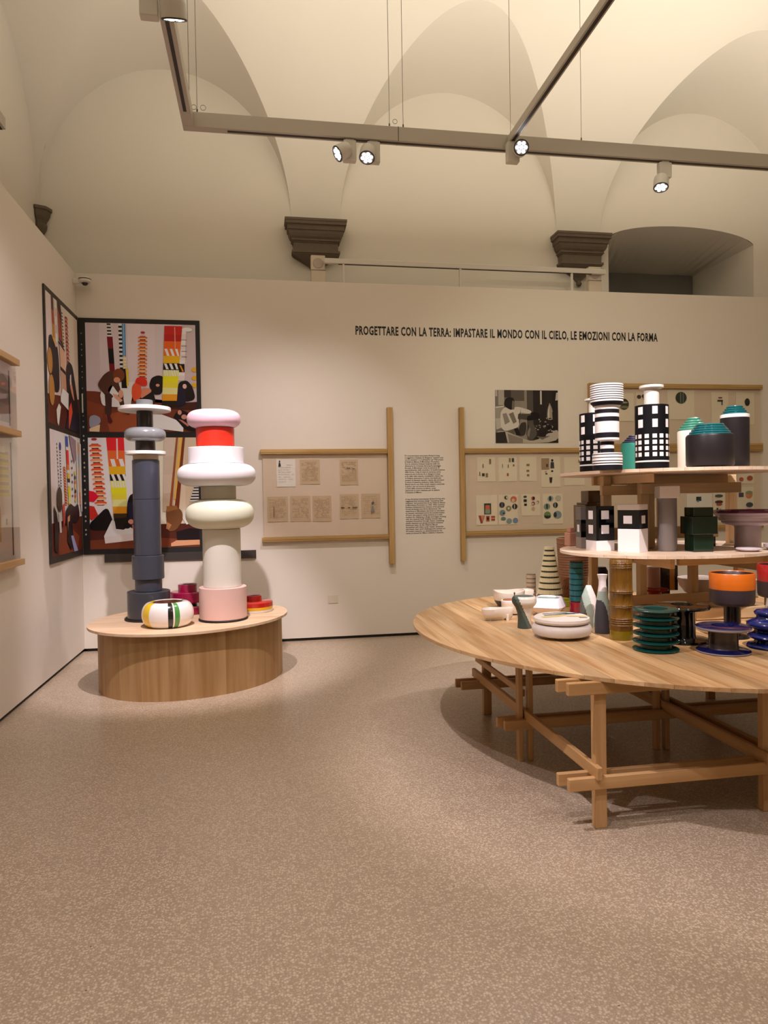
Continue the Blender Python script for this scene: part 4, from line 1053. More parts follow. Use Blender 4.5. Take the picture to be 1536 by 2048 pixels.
lathe('neck', S(s, [(18.5, 44, 0), (18.5, 57, 0), (18, 58, 1), (16.5, 58, 1), (16, 56, 2), (16, 40, 2), (0, 40, 2)]), [MAG, MAGR, DKIN], t)
s = 0.00444
t = thing('tiered_vase', 'low red and yellow tiered vase at the right end of the plinth', 'vase', (-0.092, 6.36, PT))
lathe('foot', S(s, [(0, 0), (36, 0), (37, 2), (37, 5), (0, 5)]), WHITEC, t)
lathe('yellow_band', S(s, [(0, 5), (37, 5), (37.5, 7), (37.5, 11), (0, 11)]), YEL, t)
lathe('red_shoulder', S(s, [(0, 11), (37.5, 11), (37.5, 19), (35, 21), (18, 21.5), (0, 21.5)]), RED2, t)
lathe('neck', S(s, [(16, 20, 0), (16, 31, 0), (15.5, 32, 1), (14, 32, 1), (13.5, 30, 2), (13.5, 20, 2), (0, 20, 2)]), [RED2, MAGR, DKIN], t)

# ------------------------------------------------------------------ the big three-tier table
TT = 0.69
TX, TY = 2.265, 4.04
tb_ = thing('display_table', 'large oval wooden display table on a lattice of beams', 'table', (TX, TY, 0))
plank_top(tb_, TX, TY, 1.53, 1.318, -1.236, TT-0.018, TT, 0.098, TABLEW, 'y', 1.55, name='top_plank')
def tbeam(name, x0, x1, y0, y1, z0, z1, m, parent=None, c=(TX, TY)):
    return box(name, x0-c[0], x1-c[0], y0-c[1], y1-c[1], z0, z1, m, parent, 0.003)
LX = (1.447, 2.29, 3.15)
for x in LX:
    tbeam('leg', x, x+0.057, 2.945, 2.985, 0, 0.62, BEAMZ, tb_)
    tbeam('leg', x+0.027, x+0.084, 4.655, 4.695, 0, 0.672, BEAMZ, tb_)
for x in LX:
    tbeam('leg', x-0.046, x-0.018, 3.785, 3.83, 0, 0.672, BEAMZ, tb_)
    tbeam('leg', x+0.014, x+0.042, 3.785, 3.83, 0, 0.672, BEAMZ, tb_)
for y in (2.965, 3.807, 4.675):
    for d in (-0.048, 0.022):
        e = 0.0 if d < 0 else -0.02
        tbeam('lower_rail', 1.31+e, 3.35, y+d, y+d+0.026, 0.188, 0.245, BEAMX, tb_)
for y in (2.965,):
    for d in (-0.048, 0.022):
        tbeam('upper_rail', 1.31-(0.02 if d > 0 else 0), 3.35, y+d, y+d+0.026, 0.614, 0.671, BEAMX, tb_)
for y in (3.807, 4.675):
    tbeam('upper_rail', 1.56, 3.35, y-0.048, y-0.022, 0.614, 0.671, BEAMX, tb_)
for x in LX:
    tbeam('stringer', x-0.012, x+0.014, 2.90, 4.80, 0.235, 0.293, BEAMY, tb_)
    if x > 2: tbeam('stringer', x+0.060, x+0.086, 3.0, 4.80, 0.235, 0.293, BEAMY, tb_)
tbeam('stringer', 1.445, 1.462, 3.84, 4.75, 0.352, 0.392, BEAMY, tb_)

# middle tier: shelf and its trestle standing on the table
MZ = 1.128
MC = (2.81, 4.5)
mt = thing('table_tier', 'middle oval wooden tier standing on the big table', 'table', (MC[0], MC[1], TT))
plank_top(mt, MC[0], MC[1], 0.847, 0.667, 0.346, MZ-0.018-TT, MZ-TT, 0.098, TIERW, 'y')
H1 = MZ-0.018-TT
def mbeam(name, x0, x1, y0, y1, z0, z1, m): return tbeam(name, x0, x1, y0, y1, z0-TT, z1-TT, m, mt, MC)
for x, y in ((2.62, 4.61), (3.02, 4.61), (2.455, 5.02), (3.49, 4.75), (3.25, 4.11)):
    mbeam('post', x, x+0.055, y, y+0.055, TT, MZ-0.019, TRZ)
mbeam('rail', 2.52, 3.42, 4.57, 4.606, 0.725, 0.79, TRX)
mbeam('rail', 2.70, 3.45, 4.07, 4.106, 0.695, 0.765, TRX)
mbeam('rail', 2.64, 3.50, 4.16, 4.196, 1.035, 1.108, TRX)
mbeam('rail', 2.45, 3.50, 4.57, 4.606, 1.035, 1.108, TRX)
mbeam('rail', 2.42, 3.3, 5.08, 5.116, 1.035, 1.108, TRX)
mbeam('rail', 2.55, 2.585, 4.12, 5.10, 1.02, 1.108, TRY)
mbeam('rail', 3.30, 3.335, 3.98, 4.98, 0.97, 1.05, TRY)

# top tier
ZT = 1.655
UC = (2.75, 4.5)
ut = thing('table_tier', 'topmost oval wooden tier above the middle tier', 'table', (UC[0], UC[1], MZ))
plank_top(ut, UC[0], UC[1], 0.69, 0.77, 0.02, ZT-0.02-MZ, ZT-MZ, 0.098, TIERW, 'y')
def ubeam(name, x0, x1, y0, y1, z0, z1, m): return tbeam(name, x0, x1, y0, y1, z0-MZ, z1-MZ, m, ut, UC)
for x, y in ((2.365, 4.64), (2.53, 4.43), (2.60, 4.48), (3.41, 4.73), (2.95, 4.9)):
    ubeam('post', x, x+0.062, y, y+0.05, MZ, ZT-0.021, TRZ)
ubeam('rail', 2.335, 2.62, 4.60, 4.636, 1.496, 1.563, TRX)
ubeam('rail', 2.515, 3.26, 4.39, 4.426, 1.502, 1.572, TRX)
ubeam('rail', 2.40, 3.2, 4.86, 4.896, 1.57, 1.634, TRX)
ubeam('rail', 2.40, 3.3, 4.70, 4.736, 1.176, 1.262, TRX)
ubeam('rail', 2.50, 3.27, 4.545, 4.575, 1.562, 1.634, TRX)
ubeam('rail', 2.43, 2.465, 4.15, 4.9, 1.575, 1.634, TRY)

# ------------------------------------------------------------------ ceramics: helpers
MBLK = mat('matt_black', '0C0B0E', 0.6, spec=0.15); MBLKB = mat('matt_charcoal', '16141A', 0.55, spec=0.2); MWHT = mat('matt_white', 'EFE9E6', 0.55)
def checker(name, label, loc, s, R, H, spec, neck, flange, rz=0.0, nang=360):
    """cylinder with rows of white rectangles. spec: list of (y0, y1, count, duty) in units from the base"""
    t = thing(name, label, 'vase', loc, rz)
    zs = sorted(set([0, H]+[v for sp in spec for v in sp[:2]]))
    counts = [sp for sp in spec]
    V = []; F = []; fm = []
    n = 120
    for z in zs:
        for i in range(n):
            a = 2*PI*i/n
            V.append((R*s*math.cos(a), R*s*math.sin(a), z*s))
    for k in range(len(zs)-1):
        zm = (zs[k]+zs[k+1])/2
        sp = next((q for q in counts if q[0] < zm < q[1]), None)
        for i in range(n):
            j = (i+1) % n
            F.append((k*n+i, k*n+j, (k+1)*n+j, (k+1)*n+i))
            c = 0
            if sp:
                if sp[2] == 0: c = 1
                elif ((i+0.5)/n*sp[2]) % 1.0 < sp[3]: c = 1
            fm.append(c)
    F.append(tuple(range(n))[::-1]); fm.append(0)
    F.append(tuple((len(zs)-1)*n+i for i in range(n))); fm.append(0)
    link('body', mesh('body', V, F, [MBLK, MWHT], fm, 40), t)
    nr, nh = neck; fr_, fh = flange
    lathe('neck', S(s, [(nr, H), (nr, H+nh), (fr_, H+nh+fh*0.4), (fr_, H+nh+fh), (nr*0.8, H+nh+fh), (nr*0.75, H+nh), (nr*0.75, H)]), mat('vase_neck_white', 'E6E0D6', 0.5), t)
    return t
CH = [(14, 17, 0, 1), (25, 33, 14, .58), (37, 45, 14, .58), (49, 57, 14, .58), (61, 69, 14, .58), (82, 98, 7, .36), (108, 123, 7, .36)]
checker('chequered_vase', 'large black chequered vase with white neck at the centre of the top tier', (2.420, 4.10, ZT), 0.00314, 32, 127, CH, (14.5, 32), (23, 8), 0.605)
checker('chequered_vase', 'black chequered vase half hidden behind the striped vase', (2.265, 4.55, ZT), 0.00343, 31, 117, [(p[0]*0.92, p[1]*0.92, p[2], p[3]) for p in CH], (13, 24), (21, 6), 0.5)

# striped totem vase
def bands(lst):
    """(radius, y0, y1, material) -> lathe profile with crisp steps"""
    out = [(0, lst[0][1], lst[0][3])]
    for r, y0, y1, m in lst: out += [(r, y0, m), (r, y1, m)]
    out.append((0, lst[-1][2], lst[-1][3]))
    return out
L_ = [(28.5, 0, 9, 0), (29, 9, 11.5, 1), (29, 11.5, 13.5, 0), (29, 13.5, 16.5, 1), (29, 16.5, 18.2, 0), (29, 18.2, 23, 1), (29, 23, 24.6, 0), (29, 24.6, 29, 1), (29, 29, 30.6, 0), (28, 30.6, 33, 1),
      (13.3, 33, 34, 1), (13.3, 34, 42, 0), (13.3, 42, 49, 1), (13.3, 49, 56, 0), (13.3, 56, 59, 1),
      (23, 59, 63, 1), (23.3, 63, 73, 0), (23.3, 73, 95, 1), (23.3, 95, 104, 0), (23.3, 104, 111, 1), (23.3, 111, 119, 0), (23, 119, 126, 1),
      (27, 126, 128, 0), (31, 132, 134, 0), (31.5, 134, 137.5, 1)]
y = 137.5
for k in range(7):
    L_ += [(31.8, y, y+1.6, 0), (31.8, y+1.6, y+4.4, 1)]; y += 4.4
t = thing('striped_vase', 'black and white striped vase, narrow in the middle, on the top tier', 'vase', (2.113, 4.09, ZT))
lathe('body', S(0.00311, bands(L_)[:-1]+[(30, y), (29, y-3), (0, y-6)]), [MBLKB, MWHT], t, 56)

TEALG = mat('teal_glaze', '0F5E63', 0.12, coat=0.6); SEAG = mat('seafoam_glaze', '3C8670', 0.3, coat=0.3); TEALM = mat('teal_matt', '2E8576', 0.5, noise=0.03); NAVYM = mat('navy_matt', '272542', 0.45)
CHAR = mat('charcoal_glaze', '231E20', 0.4, spec=0.3); CREAMW = mat('cream_white_glaze', 'DED6CA', 0.45)
def stepped(r0, z0, r1, z1, n, m):
    out = []
    for k in range(n):
        a = r0+(r1-r0)*k/(n-1); za = z0+(z1-z0)*k/n; zb = z0+(z1-z0)*(k+1)/n; h = zb-za
        out += [(a-1.6, za, m), (a, za+h*0.22, m), (a, za+h*0.70, m), (a-2.2, zb, m)]
    out.append((0, z1, m))
    return out
t = thing('lidded_jar', 'teal cylinder jar with dark stepped top behind the tall chequered vase', 'jar', (2.665, 4.78, ZT))
lathe('body', S(0.00363, [(0, 0), (22, 0), (22, 60), (0, 60)]), TEALM, t)
lathe('stepped_top', S(0.00363, stepped(19, 60, 7, 76, 4, 0)), NAVYM, t)
t = thing('lidded_jar', 'white cylinder jar with pale green stepped top', 'jar', (2.985, 4.52, ZT))
lathe('body', S(0.00349, [(0, 0), (29, 0), (30, 3), (30.5, 79), (29, 81), (0, 81)]), CREAMW, t)
lathe('stepped_top', S(0.00349, stepped(29.5, 81, 12, 107, 5, 0)), SEAG, t)
t = thing('lidded_jar', 'wide low charcoal jar with glossy teal stepped top', 'jar', (2.752, 4.0, ZT))
lathe('body', S(0.00311, [(0, 0), (33, 0), (34, 4), (43.5, 4.5), (44.8, 7), (45, 62), (43.5, 66), (0, 66)]), CHAR, t, 56)
lathe('stepped_top', S(0.00311, stepped(42, 64, 27, 88, 5, 0)), TEALG, t, 56)
t = thing('lidded_jar', 'tall charcoal cylinder jar with white collar and teal stepped top', 'jar', (3.130, 4.28, ZT))
lathe('body', S(0.00335, [(0, 0), (26, 0), (26.5, 1), (26.8, 102), (26.8, 103), (0, 103)]), CHAR, t, 52)
lathe('collar', S(0.00335, [(26.8, 103), (26.9, 109), (25, 110), (0, 110)]), MWHT, t, 52)
lathe('stepped_top', S(0.00335, stepped(25, 109, 15.5, 127, 4, 0)), TEALG, t, 52)

# ------------------------------------------------------------------ middle tier ceramics
def rotpoly(pts, a):
    return [(x*math.cos(a)-y*math.sin(a), x*math.sin(a)+y*math.cos(a)) for x, y in pts]
def sq(w, d): return [(-w/2, -d/2), (w/2, -d/2), (w/2, d/2), (-w/2, d/2)]
def hexa(r): return [(r*math.cos(PI/3*i), r*math.sin(PI/3*i)) for i in range(6)]
def windows(parent, poly, faces, z0, z1, rows, m, inset=0.3, proud=0.0012):
    """square white panes inlaid on the side faces of a prism"""
    for fi in faces:
        (xa, ya), (xb, yb) = poly[fi], poly[(fi+1) % len(poly)]
        L = math.hypot(xb-xa, yb-ya); ux, uy = (xb-xa)/L, (yb-ya)/L; nx, ny = uy, -ux
        for (u0, u1, v0, v1) in rows:
            pts = []
            for u, v in ((u0, v0), (u1, v0), (u1, v1), (u0, v1)):
                pts.append((xa+ux*L*u, ya+uy*L*u, z0+(z1-z0)*v))
            V = [(p[0]+nx*proud, p[1]+ny*proud, p[2]) for p in pts]+[(p[0]-nx*0.002, p[1]-ny*0.002, p[2]) for p in pts]
            F = [(0, 1, 2, 3), (7, 6, 5, 4), (0, 4, 5, 1), (1, 5, 6, 2), (2, 6, 7, 3), (3, 7, 4, 0)]
            link('white_square', mesh('white_square', V, F, m), parent)
GBLK = mat('gloss_black', '08090D', 0.12, coat=0.25); GWHT = mat('gloss_white', 'F1EBEC', 0.4); GREYM = mat('grey_band', '6A625E', 0.4); TAUPE = mat('taupe_base', '8E8278', 0.4); BRNG = mat('brown_glass_glaze', '5A3F22', 0.1, coat=0.7)
COPPER = mat('copper_pink_glaze', 'C08A72', 0.3, coat=0.4, noise=0.15, nscale=20)
t = thing('block_vase', 'small copper pink block bottle at the left end of the middle tier', 'vase', (2.235, 4.90, MZ), 0.3)
pp = sq(0.075, 0.06)
prism('body', pp, 0, 0.100, COPPER, t, 0.006)
prism('neck', sq(0.045, 0.04), 0.100, 0.135, COPPER, t, 0.004)
t = thing('block_vase', 'brown square bottle neck rising behind the black block vases', 'vase', (2.43, 4.96, MZ), 0.06)
prism('body', sq(0.20, 0.18), 0, 0.300, BRNG, t, 0.004)
prism('slab', sq(0.160, 0.16), 0.300, 0.318, BRNG, t, 0.003)
prism('neck', sq(0.112, 0.11), 0.318, 0.405, BRNG, t, 0.003)
t = thing('block_vase', 'black and grey block vase behind the cream based one', 'vase', (2.250, 4.67, MZ))
pp = rotpoly(sq(0.117, 0.117), math.radians(-98))
prism('base', pp, 0, 0.078, TAUPE, t, 0.001); prism('band', pp, 0.078, 0.200, GBLK, t, 0.001); prism('top', pp, 0.200, 0.290, GREYM, t, 0.001)
windows(t, pp, (0, 1, 2, 3), 0.078, 0.200, [(.30, .70, .30, .72)], GWHT)
t = thing('block_vase', 'glossy black block vase with pairs of white squares and cream base', 'vase', (2.235, 4.44, MZ))
pp = rotpoly(sq(0.134, 0.134), math.radians(-86))
prism('base', pp, 0, 0.068, GWHT, t, 0.001)
prism('body', pp, 0.068, 0.298, GBLK, t, 0.001)
windows(t, pp, (0, 1, 2, 3), 0.068, 0.298, [(.28, .70, .20, .45), (.28, .70, .62, .87)], GWHT)
t = thing('block_vase', 'tall white block vase with a black belt of white squares', 'vase', (2.368, 4.25, MZ))
pp = rotpoly(sq(0.142, 0.142), math.radians(-52))
prism('base', pp, 0, 0.150, GWHT, t, 0.001); prism('belt', pp, 0.150, 0.272, GBLK, t, 0.001); prism('top', pp, 0.272, 0.308, GWHT, t, 0.001)
windows(t, pp, (0, 1, 2, 3), 0.150, 0.272, [(.28, .68, .28, .70)], GWHT)
t = thing('block_vase', 'grey cylinder vase with a white square head', 'vase', (2.597, 4.225, MZ))
lathe('column', S(0.00325, [(0, 0), (17.5, 0), (18.3, 1), (18.3, 106), (0, 106)]), mat('cloudy_grey_glaze', '8B8688', 0.35, coat=0.2, noise=0.10, nscale=9), t)
prism('head', rotpoly(sq(0.126, 0.126), math.radians(-105)), 106*0.00325, 130*0.00325, GWHT, t, 0.003)
GRN = mat('bottle_green_glaze', '10271A', 0.14, coat=0.4, noise=0.1, nscale=14)
t = thing('block_vase', 'dark green stepped block vase with a wider middle', 'vase', (2.755, 4.125, MZ))
for nm, w, z0, z1 in (('base', 0.128, 0, 0.112), ('middle', 0.165, 0.112, 0.225), ('top', 0.128, 0.225, 0.283)):
    prism(nm, rotpoly(sq(w, w), math.radians(-97)), z0, z1, GRN, t, 0.003)
PURP = mat('purple_glaze', '5E2146', 0.15, coat=0.7); LILAC = mat('lilac_bands', 'A8949A', 0.35, coat=0.2); LILAC2 = mat('lilac_bands_pale', 'C2B0B2', 0.35, coat=0.2)
t = thing('pedestal_bowl', 'wide pale lilac bowl with purple rim at the right of the middle tier', 'bowl', (3.235, 4.30, MZ))
s = 0.00338
lathe('foot', S(s, [(0, 0), (24, 0), (25, 1), (24, 40), (26, 46), (0, 46)]), LILAC2, t, 56)
lathe('bowl', S(s, [(26, 44, 1), (44, 47, 1), (48, 51, 0), (48.5, 54, 1), (53, 55, 1), (54.5, 60, 0), (55, 61, 1), (58, 63, 0), (60.5, 66, 1), (63, 68, 1), (66, 70, 2), (66.5, 74, 2), (64, 75.5, 2), (60, 70, 2), (40, 52, 2), (0, 50, 2)]), [LILAC, LILAC2, PURP], t, 64)
PLW = mat('plate_pale_lilac', 'D9CCD4', 0.35, coat=0.2)
t = thing('small_plate', 'small pale saucer in front of the purple rimmed bowl', 'plate', (3.020, 4.005, MZ))
lathe('body', S(0.00315, [(0, 0), (14, 0), (20, 3), (24, 5.5), (23.5, 7), (18, 5), (0, 4)]), PLW, t)
t = thing('small_plate', 'pale saucer at the right picture edge beside the purple rimmed bowl', 'plate', (3.262, 4.055, MZ))
lathe('body', S(0.00325, [(0, 0), (16, 0), (20, 4), (24, 6), (24, 12), (20, 13), (0, 12)]), PLW, t)
t = thing('block_vase', 'black low block behind the dark green block vase', 'vase', (3.06, 4.52, MZ), -0.3)
prism('body', sq(0.13, 0.08), 0, 0.07, GBLK, t, 0.003)

# ------------------------------------------------------------------ ceramics on the big table top
IVG = mat('ivory_glaze', 'E6DCCF', 0.25, coat=0.4); INKB = mat('ink_blue_glaze', '2A2C3E', 0.35); 
# boat-like ladle dish
t = thing('ladle_dish', 'small white ladle dish on legs at the left of the table', 'dish', (1.532, 4.425, TT), 0.0)
s = 0.00328
V = []; F = []; n = 28
def ladle_ring(k, z, ins):
    out = []
    for i in range(n):
        a = 2*PI*i/n
        x = math.cos(a); y = math.sin(a)
        # egg at the left tapering to a straight handle at the right
        X = -22+(20-ins)*x if x < 0.2 else -22+(20-ins)*0.2+(x-0.2)/0.8*(44-ins*0.4)
        Yw = (15-ins)*y if x < 0.2 else ((15-ins)*(1-min(1, (x-0.2)/0.35))+(8-ins*0.5)*min(1, (x-0.2)/0.35))*(y/max(0.35, abs(y)) if abs(y) > 1e-3 else 0)*(1 if abs(y) > 0.35 else abs(y)/0.35)
        out.append((X*s, Yw*s, z*s))
    return out
rings = [ladle_ring(0, 4, 9), ladle_ring(0, 9, 4), ladle_ring(0, 16, 1), ladle_ring(0, 24, 0), ladle_ring(0, 25, 1), ladle_ring(0, 23, 2.5), ladle_ring(0, 14, 5), ladle_ring(0, 9, 9)]
for r_ in rings: V += r_
for k in range(len(rings)-1):
    for i in range(n): F.append((k*n+i, k*n+(i+1) % n, (k+1)*n+(i+1) % n, (k+1)*n+i))
F.append(tuple(range(n))[::-1]); F.append(tuple((len(rings)-1)*n+i for i in range(n)))
link('body', mesh('body', V, F, IVG, None, 50), t)
for x, y in ((-24, 0), (10, -6), (10, 6)):
    cyl('leg', 3.0*s, 0, 12*s, IVG, t, 0.001, 12, (x*s, y*s, 0))
box('stamp', 20*s, 33*s, -8.4*s, -7.6*s, 10*s, 13*s, INKB, t, 0)
# petal bowl
t = thing('petal_bowl', 'white bowl with wavy rim and dark blue underside', 'bowl', (1.755, 4.93, TT))
s = 0.00367; V = []; F = []; fm = []; n = 48
prof = [(12, 0), (20, 3), (27, 12), (29, 16), (31, 24), (31, 33), (29.5, 33.5), (29, 24), (22, 8), (0.5, 6)]
for k, (r, z) in enumerate(prof):
    for i in range(n):
        a = 2*PI*i/n
        w = 1+0.10*math.cos(3*a+0.4)*(z/33 if k < 7 else 1)
        V.append((r*w*math.cos(a)*s, r*w*math.sin(a)*s, z*s*(1+0.06*math.cos(2*a) if z > 20 else 1)))
for k in range(len(prof)-1):
    for i in range(n):
        F.append((k*n+i, k*n+(i+1) % n, (k+1)*n+(i+1) % n, (k+1)*n+i)); fm.append(1 if k < 3 else 0)
F.append(tuple(range(n))[::-1]); fm.append(1)
link('body', mesh('body', V, F, [IVG, INKB], fm, 45), t)
# speckled cup with a spike
SPK = mat('orange_speckle', 'E2D0BE', 0.4, noise=0.35, nscale=320)
t = thing('lidded_cup', 'small speckled cup with brown lid and dark pin', 'cup', (1.700, 4.745, TT))
s = 0.00352
lathe('body', S(s, [(0, 0), (15, 0), (16, 2), (16, 18), (0, 18)]), SPK, t)
lathe('collar', S(s, [(16, 18), (16.5, 22), (15.5, 23.5), (14, 23), (0, 22)]), MWHT, t)
lathe('lid', S(s, [(0, 22), (14, 22.5), (12, 25), (0, 26)]), mat('brown_lid', '9A5A3A', 0.4), t)
lathe('pin', S(s, [(0, 25), (1.6, 25), (1.0, 34), (1.8, 38), (0, 38.5)]), mat('dark_pin', '3A1E18', 0.3), t, 12, (10*s, -2*s, 0))
t = thing('small_cup', 'white cup printed with small grey squares', 'cup', (1.958, 5.10, TT))
s = 0.00375
lathe('body', S(s, [(0, 0), (13, 0), (15, 1.5), (16.5, 26), (15.8, 27), (15, 26), (13, 3), (0, 3)]), IVG, t)
for a, z in ((-2.3, 14), (-1.35, 3), (-0.6, 13), (0.6, 5)):
    o = box('printed_square', -2.5*s, 2.5*s, -0.0006, 0.0006, z*s, (z+6)*s, GREYM, t, 0)
    rr_ = (15.9 if z > 8 else 15.2)*s
    o.location = (rr_*math.cos(a), rr_*math.sin(a), 0); o.rotation_euler = (0, 0, a+PI/2)
# twisted vase
GDK = mat('dark_green_matt', '3A4640', 0.5); GMID = mat('grey_green_matt', '55635A', 0.5)
def angled_vase(name, label, loc, s, prof, fn, mats, n=64, mm=40, rz=0.0, sx=1.0, sy=1.0):
    """lathe with a painted diagonal division: fn(angle, height fraction) -> material index"""
    t = thing(name, label, 'vase', loc, rz)
    # resample the profile
    pts = []
    for (r0, z0), (r1, z1) in zip(prof, prof[1:]):
        q = max(1, int(abs(z1-z0)/prof[-1][1]*mm)) if prof[-1][1] else 1
        for i in range(q): pts.append((r0+(r1-r0)*i/q, z0+(z1-z0)*i/q))
    pts.append(prof[-1])
    H = max(p[1] for p in pts)
    V = []; F = []; fm = []
    for r, z in pts:
        for i in range(n):
            a = 2*PI*i/n
            V.append((r*s*math.cos(a)*sx, r*s*math.sin(a)*sy, z*s))
    for k in range(len(pts)-1):
        for i in range(n):
            F.append((k*n+i, k*n+(i+1) % n, (k+1)*n+(i+1) % n, (k+1)*n+i))
            fm.append(fn(2*PI*(i+0.5)/n, (pts[k][1]+pts[k+1][1])/2/H, (pts[k][0]+pts[k+1][0])/2))
    F.append(tuple(range(n))[::-1]); fm.append(fm[0])
    F.append(tuple((len(pts)-1)*n+i for i in range(n))); fm.append(fm[-1])
    link('body', mesh('body', V, F, mats, fm, 45), t)
    return t
def f_twist(a, h, r):
    x = math.cos(a)*r          # across, left to right as seen from the front
    if math.sin(a) > 0.5: return 0
    edge = 15-27*h
    return 2 if x < edge-7 else (1 if x < edge else 0)
angled_vase('flared_vase', 'white flared vase with a dark green slanted side', (1.575, 4.13, TT), 0.00308,
            [(14, 0), (13.5, 8), (13, 20), (14.5, 32), (18, 42), (23, 49), (24.5, 53), (24, 60), (21, 64), (19, 64)], f_twist, [IVG, GMID, GDK], rz=-0.36)
# angular white bowl
t = thing('angular_bowl', 'white shallow bowl with folded edges and green inside', 'bowl', (1.905, 4.545, TT), 0.15)
s = 0.00340; n = 6; V = []; F = []; fm = []
n = 24
prof = [(18, 0), (20, 2), (34, 12), (39, 18), (36, 24), (30, 35), (28, 36), (26, 33), (16, 22), (0.5, 18)]
for r, z in prof:
    for i in range(n):
        a = 2*PI*i/n
        w = 1/max(abs(math.cos((a % (PI/2))-PI/4)), 0.8)*0.86
        V.append((r*w*math.cos(a)*s, r*w*math.sin(a)*s*0.95, z*s))
for k in range(len(prof)-1):
    for i in range(n):
        F.append((k*n+i, k*n+(i+1) % n, (k+1)*n+(i+1) % n, (k+1)*n+i)); fm.append(1 if k > 6 else 0)
F.append(tuple(range(n))[::-1]); fm.append(0)
link('body', mesh('body', V, F, [mat('white_gloss_bowl', 'E8E4EC', 0.22, coat=0.4), mat('green_inside', '7E9488', 0.3)], fm, 35), t)
# disc box with painted lid
STW = mat('stone_white', 'D6CCC4', 0.55, noise=0.06, nscale=40, bump=0.05)
t = thing('disc_box', 'round two-part white disc box with painted stripes on its lid', 'box', (1.680, 3.82, TT))
s = 0.00289
lathe('foot', S(s, [(0, 0), (26, 0), (30, 3), (30, 5), (0, 5)]), STW, t, 56)
lathe('body', S(s, [(0, 5), (50, 5), (56, 8), (58.5, 14), (58, 21), (54, 26), (46, 28), (0, 28)]), STW, t, 64)
ld = lathe('lid', S(s, [(0, 28), (40, 28), (52, 30), (55, 34), (54, 39), (50, 41.5), (20, 44), (0, 44.5)]), mat('lid_white', 'E2D9D0', 0.45), t, 64)
for (c, x0, x1, y0, y1, k) in (('D9C27A', -44, 6, -14, -2, -0.6), ('2A2E40', -34, 30, 2, 9, -0.7), ('4A6A7A', -6, 44, 13, 26, -0.9), ('23242E', -30, 22, 20, 27, -0.5), ('D8B66A', 2, 46, -24, -13, -0.4), ('23242E', 22, 38, -36, -31, 0.0)):
    nn_ = 10; V = []; F = []
    for i in range(nn_+1):
        u = x0+(x1-x0)*i/nn_
        for v in (y0, y1):
            vv = v+k*10*math.sin(i/nn_*PI)
            r_ = math.hypot(u, vv)
            z = 44.5-(44.5-44)*min(1, r_/20) if r_ < 20 else 44-(44-41.5)*(r_-20)/30
            V.append((u*s, vv*s, (z+0.35)*s))
    for i in range(nn_): F.append((2*i, 2*i+2, 2*i+3, 2*i+1))
    link('painted_stripe', mesh('painted_stripe', V, F, mat('stripe_'+c, c, 0.4)), ld)
# beige ringed cylinder
t = thing('ringed_vase', 'small beige ringed cylinder beside the striped cone', 'vase', (2.080, 5.30, TT))
L2 = []
yy = 0
for k in range(6): L2 += [(9.5, yy, yy+6.5, 0), (9.0, yy+6.5, yy+8.2, 1)]; yy += 8.2
lathe('body', S(0.0040, bands(L2)), [mat('sand_beige', 'C6B49C', 0.5), mat('dark_sand', '7E6A56', 0.5)], t, 32)
# striped cone
t = thing('striped_cone', 'tall cream cone vase with dark rings', 'vase', (2.118, 5.02, TT))
CRM = mat('cream_relief', 'DDD2A6', 0.35, coat=0.2); DRK = mat('dark_ring_glaze', '2E2A20', 0.3, coat=0.3); BRO = mat('brown_amber_glaze', '6E4A18', 0.25, coat=0.4)
s = 0.00378
n = 72; V = []; F = []; fm = []
levels = [(0, 2), (4, 2), (8, 2), (8.01, 1), (22, 1), (22.01, 0)]
z = 8.0
seq = [(0.0, 8.0, 2), (8.0, 17.0, 3)]
z = 17.0; hgt = 9.4
while z < 110:
    seq.append((z, z+3.2, 2)); seq.append((z+3.2, min(z+hgt+2.6, 113), 1)); z += hgt+2.6; hgt *= 0.965
rows = []
for (a0, a1, c) in seq:
    rows += [(a0, c), (a1-0.05, c)]
def cone_r(z): return 27.0-(27.0-8.5)*min(1, z/113)
for z, c in rows:
    for i in range(n):
        a = 2*PI*i/n
        bulge = (1.0 if i % 2 else 0.45) if c in (1, 3) else -0.2
        rr_ = cone_r(z)+bulge
        V.append((rr_*s*math.cos(a), rr_*s*math.sin(a), z*s))
for k in range(len(rows)-1):
    for i in range(n):
        F.append((k*n+i, k*n+(i+1) % n, (k+1)*n+(i+1) % n, (k+1)*n+i)); fm.append({1: 0, 2: 1, 3: 2}[rows[k][1]])
F.append(tuple((len(rows)-1)*n+i for i in range(n))); fm.append(0)
link('body', mesh('body', V, F, [CRM, DRK, BRO], fm), t)
# chartreuse block
t = thing('small_box', 'little chartreuse box behind the red footed tube', 'box', (2.155, 4.86, TT), 0.2)
prism('body', sq(0.085, 0.07), 0, 0.045, mat('chartreuse_glaze', 'AEB42E', 0.3, coat=0.3), t, 0.004)
prism('lid', sq(0.07, 0.058), 0.045, 0.062, mat('chartreuse_glaze', 'AEB42E', 0.3), t, 0.004)
# turquoise tube
t = thing('ringed_vase', 'turquoise ringed tube vase on a crimson foot', 'vase', (2.112, 4.545, TT))
s = 0.00343
TQ = mat('turquoise_relief', '0F6670', 0.35, coat=0.3, noise=0.25, nscale=160, bump=0.3, bscale=200); CRI = mat('crimson_glaze', '9C1632', 0.15, coat=0.7)
cyl('foot', 14*s, 0, 24*s, CRI, t)
L3 = []; yy = 24
for k in range(7): L3 += [(12.6, yy, yy+1.4, 1), (14.2, yy+1.8, yy+10.6, 0)]; yy += 11.2
L3 += [(13.2, yy, yy+2, 1)]
lathe('rings', S(s, bands(L3)), [TQ, mat('tube_black', '151A1A', 0.4)], t, 36)
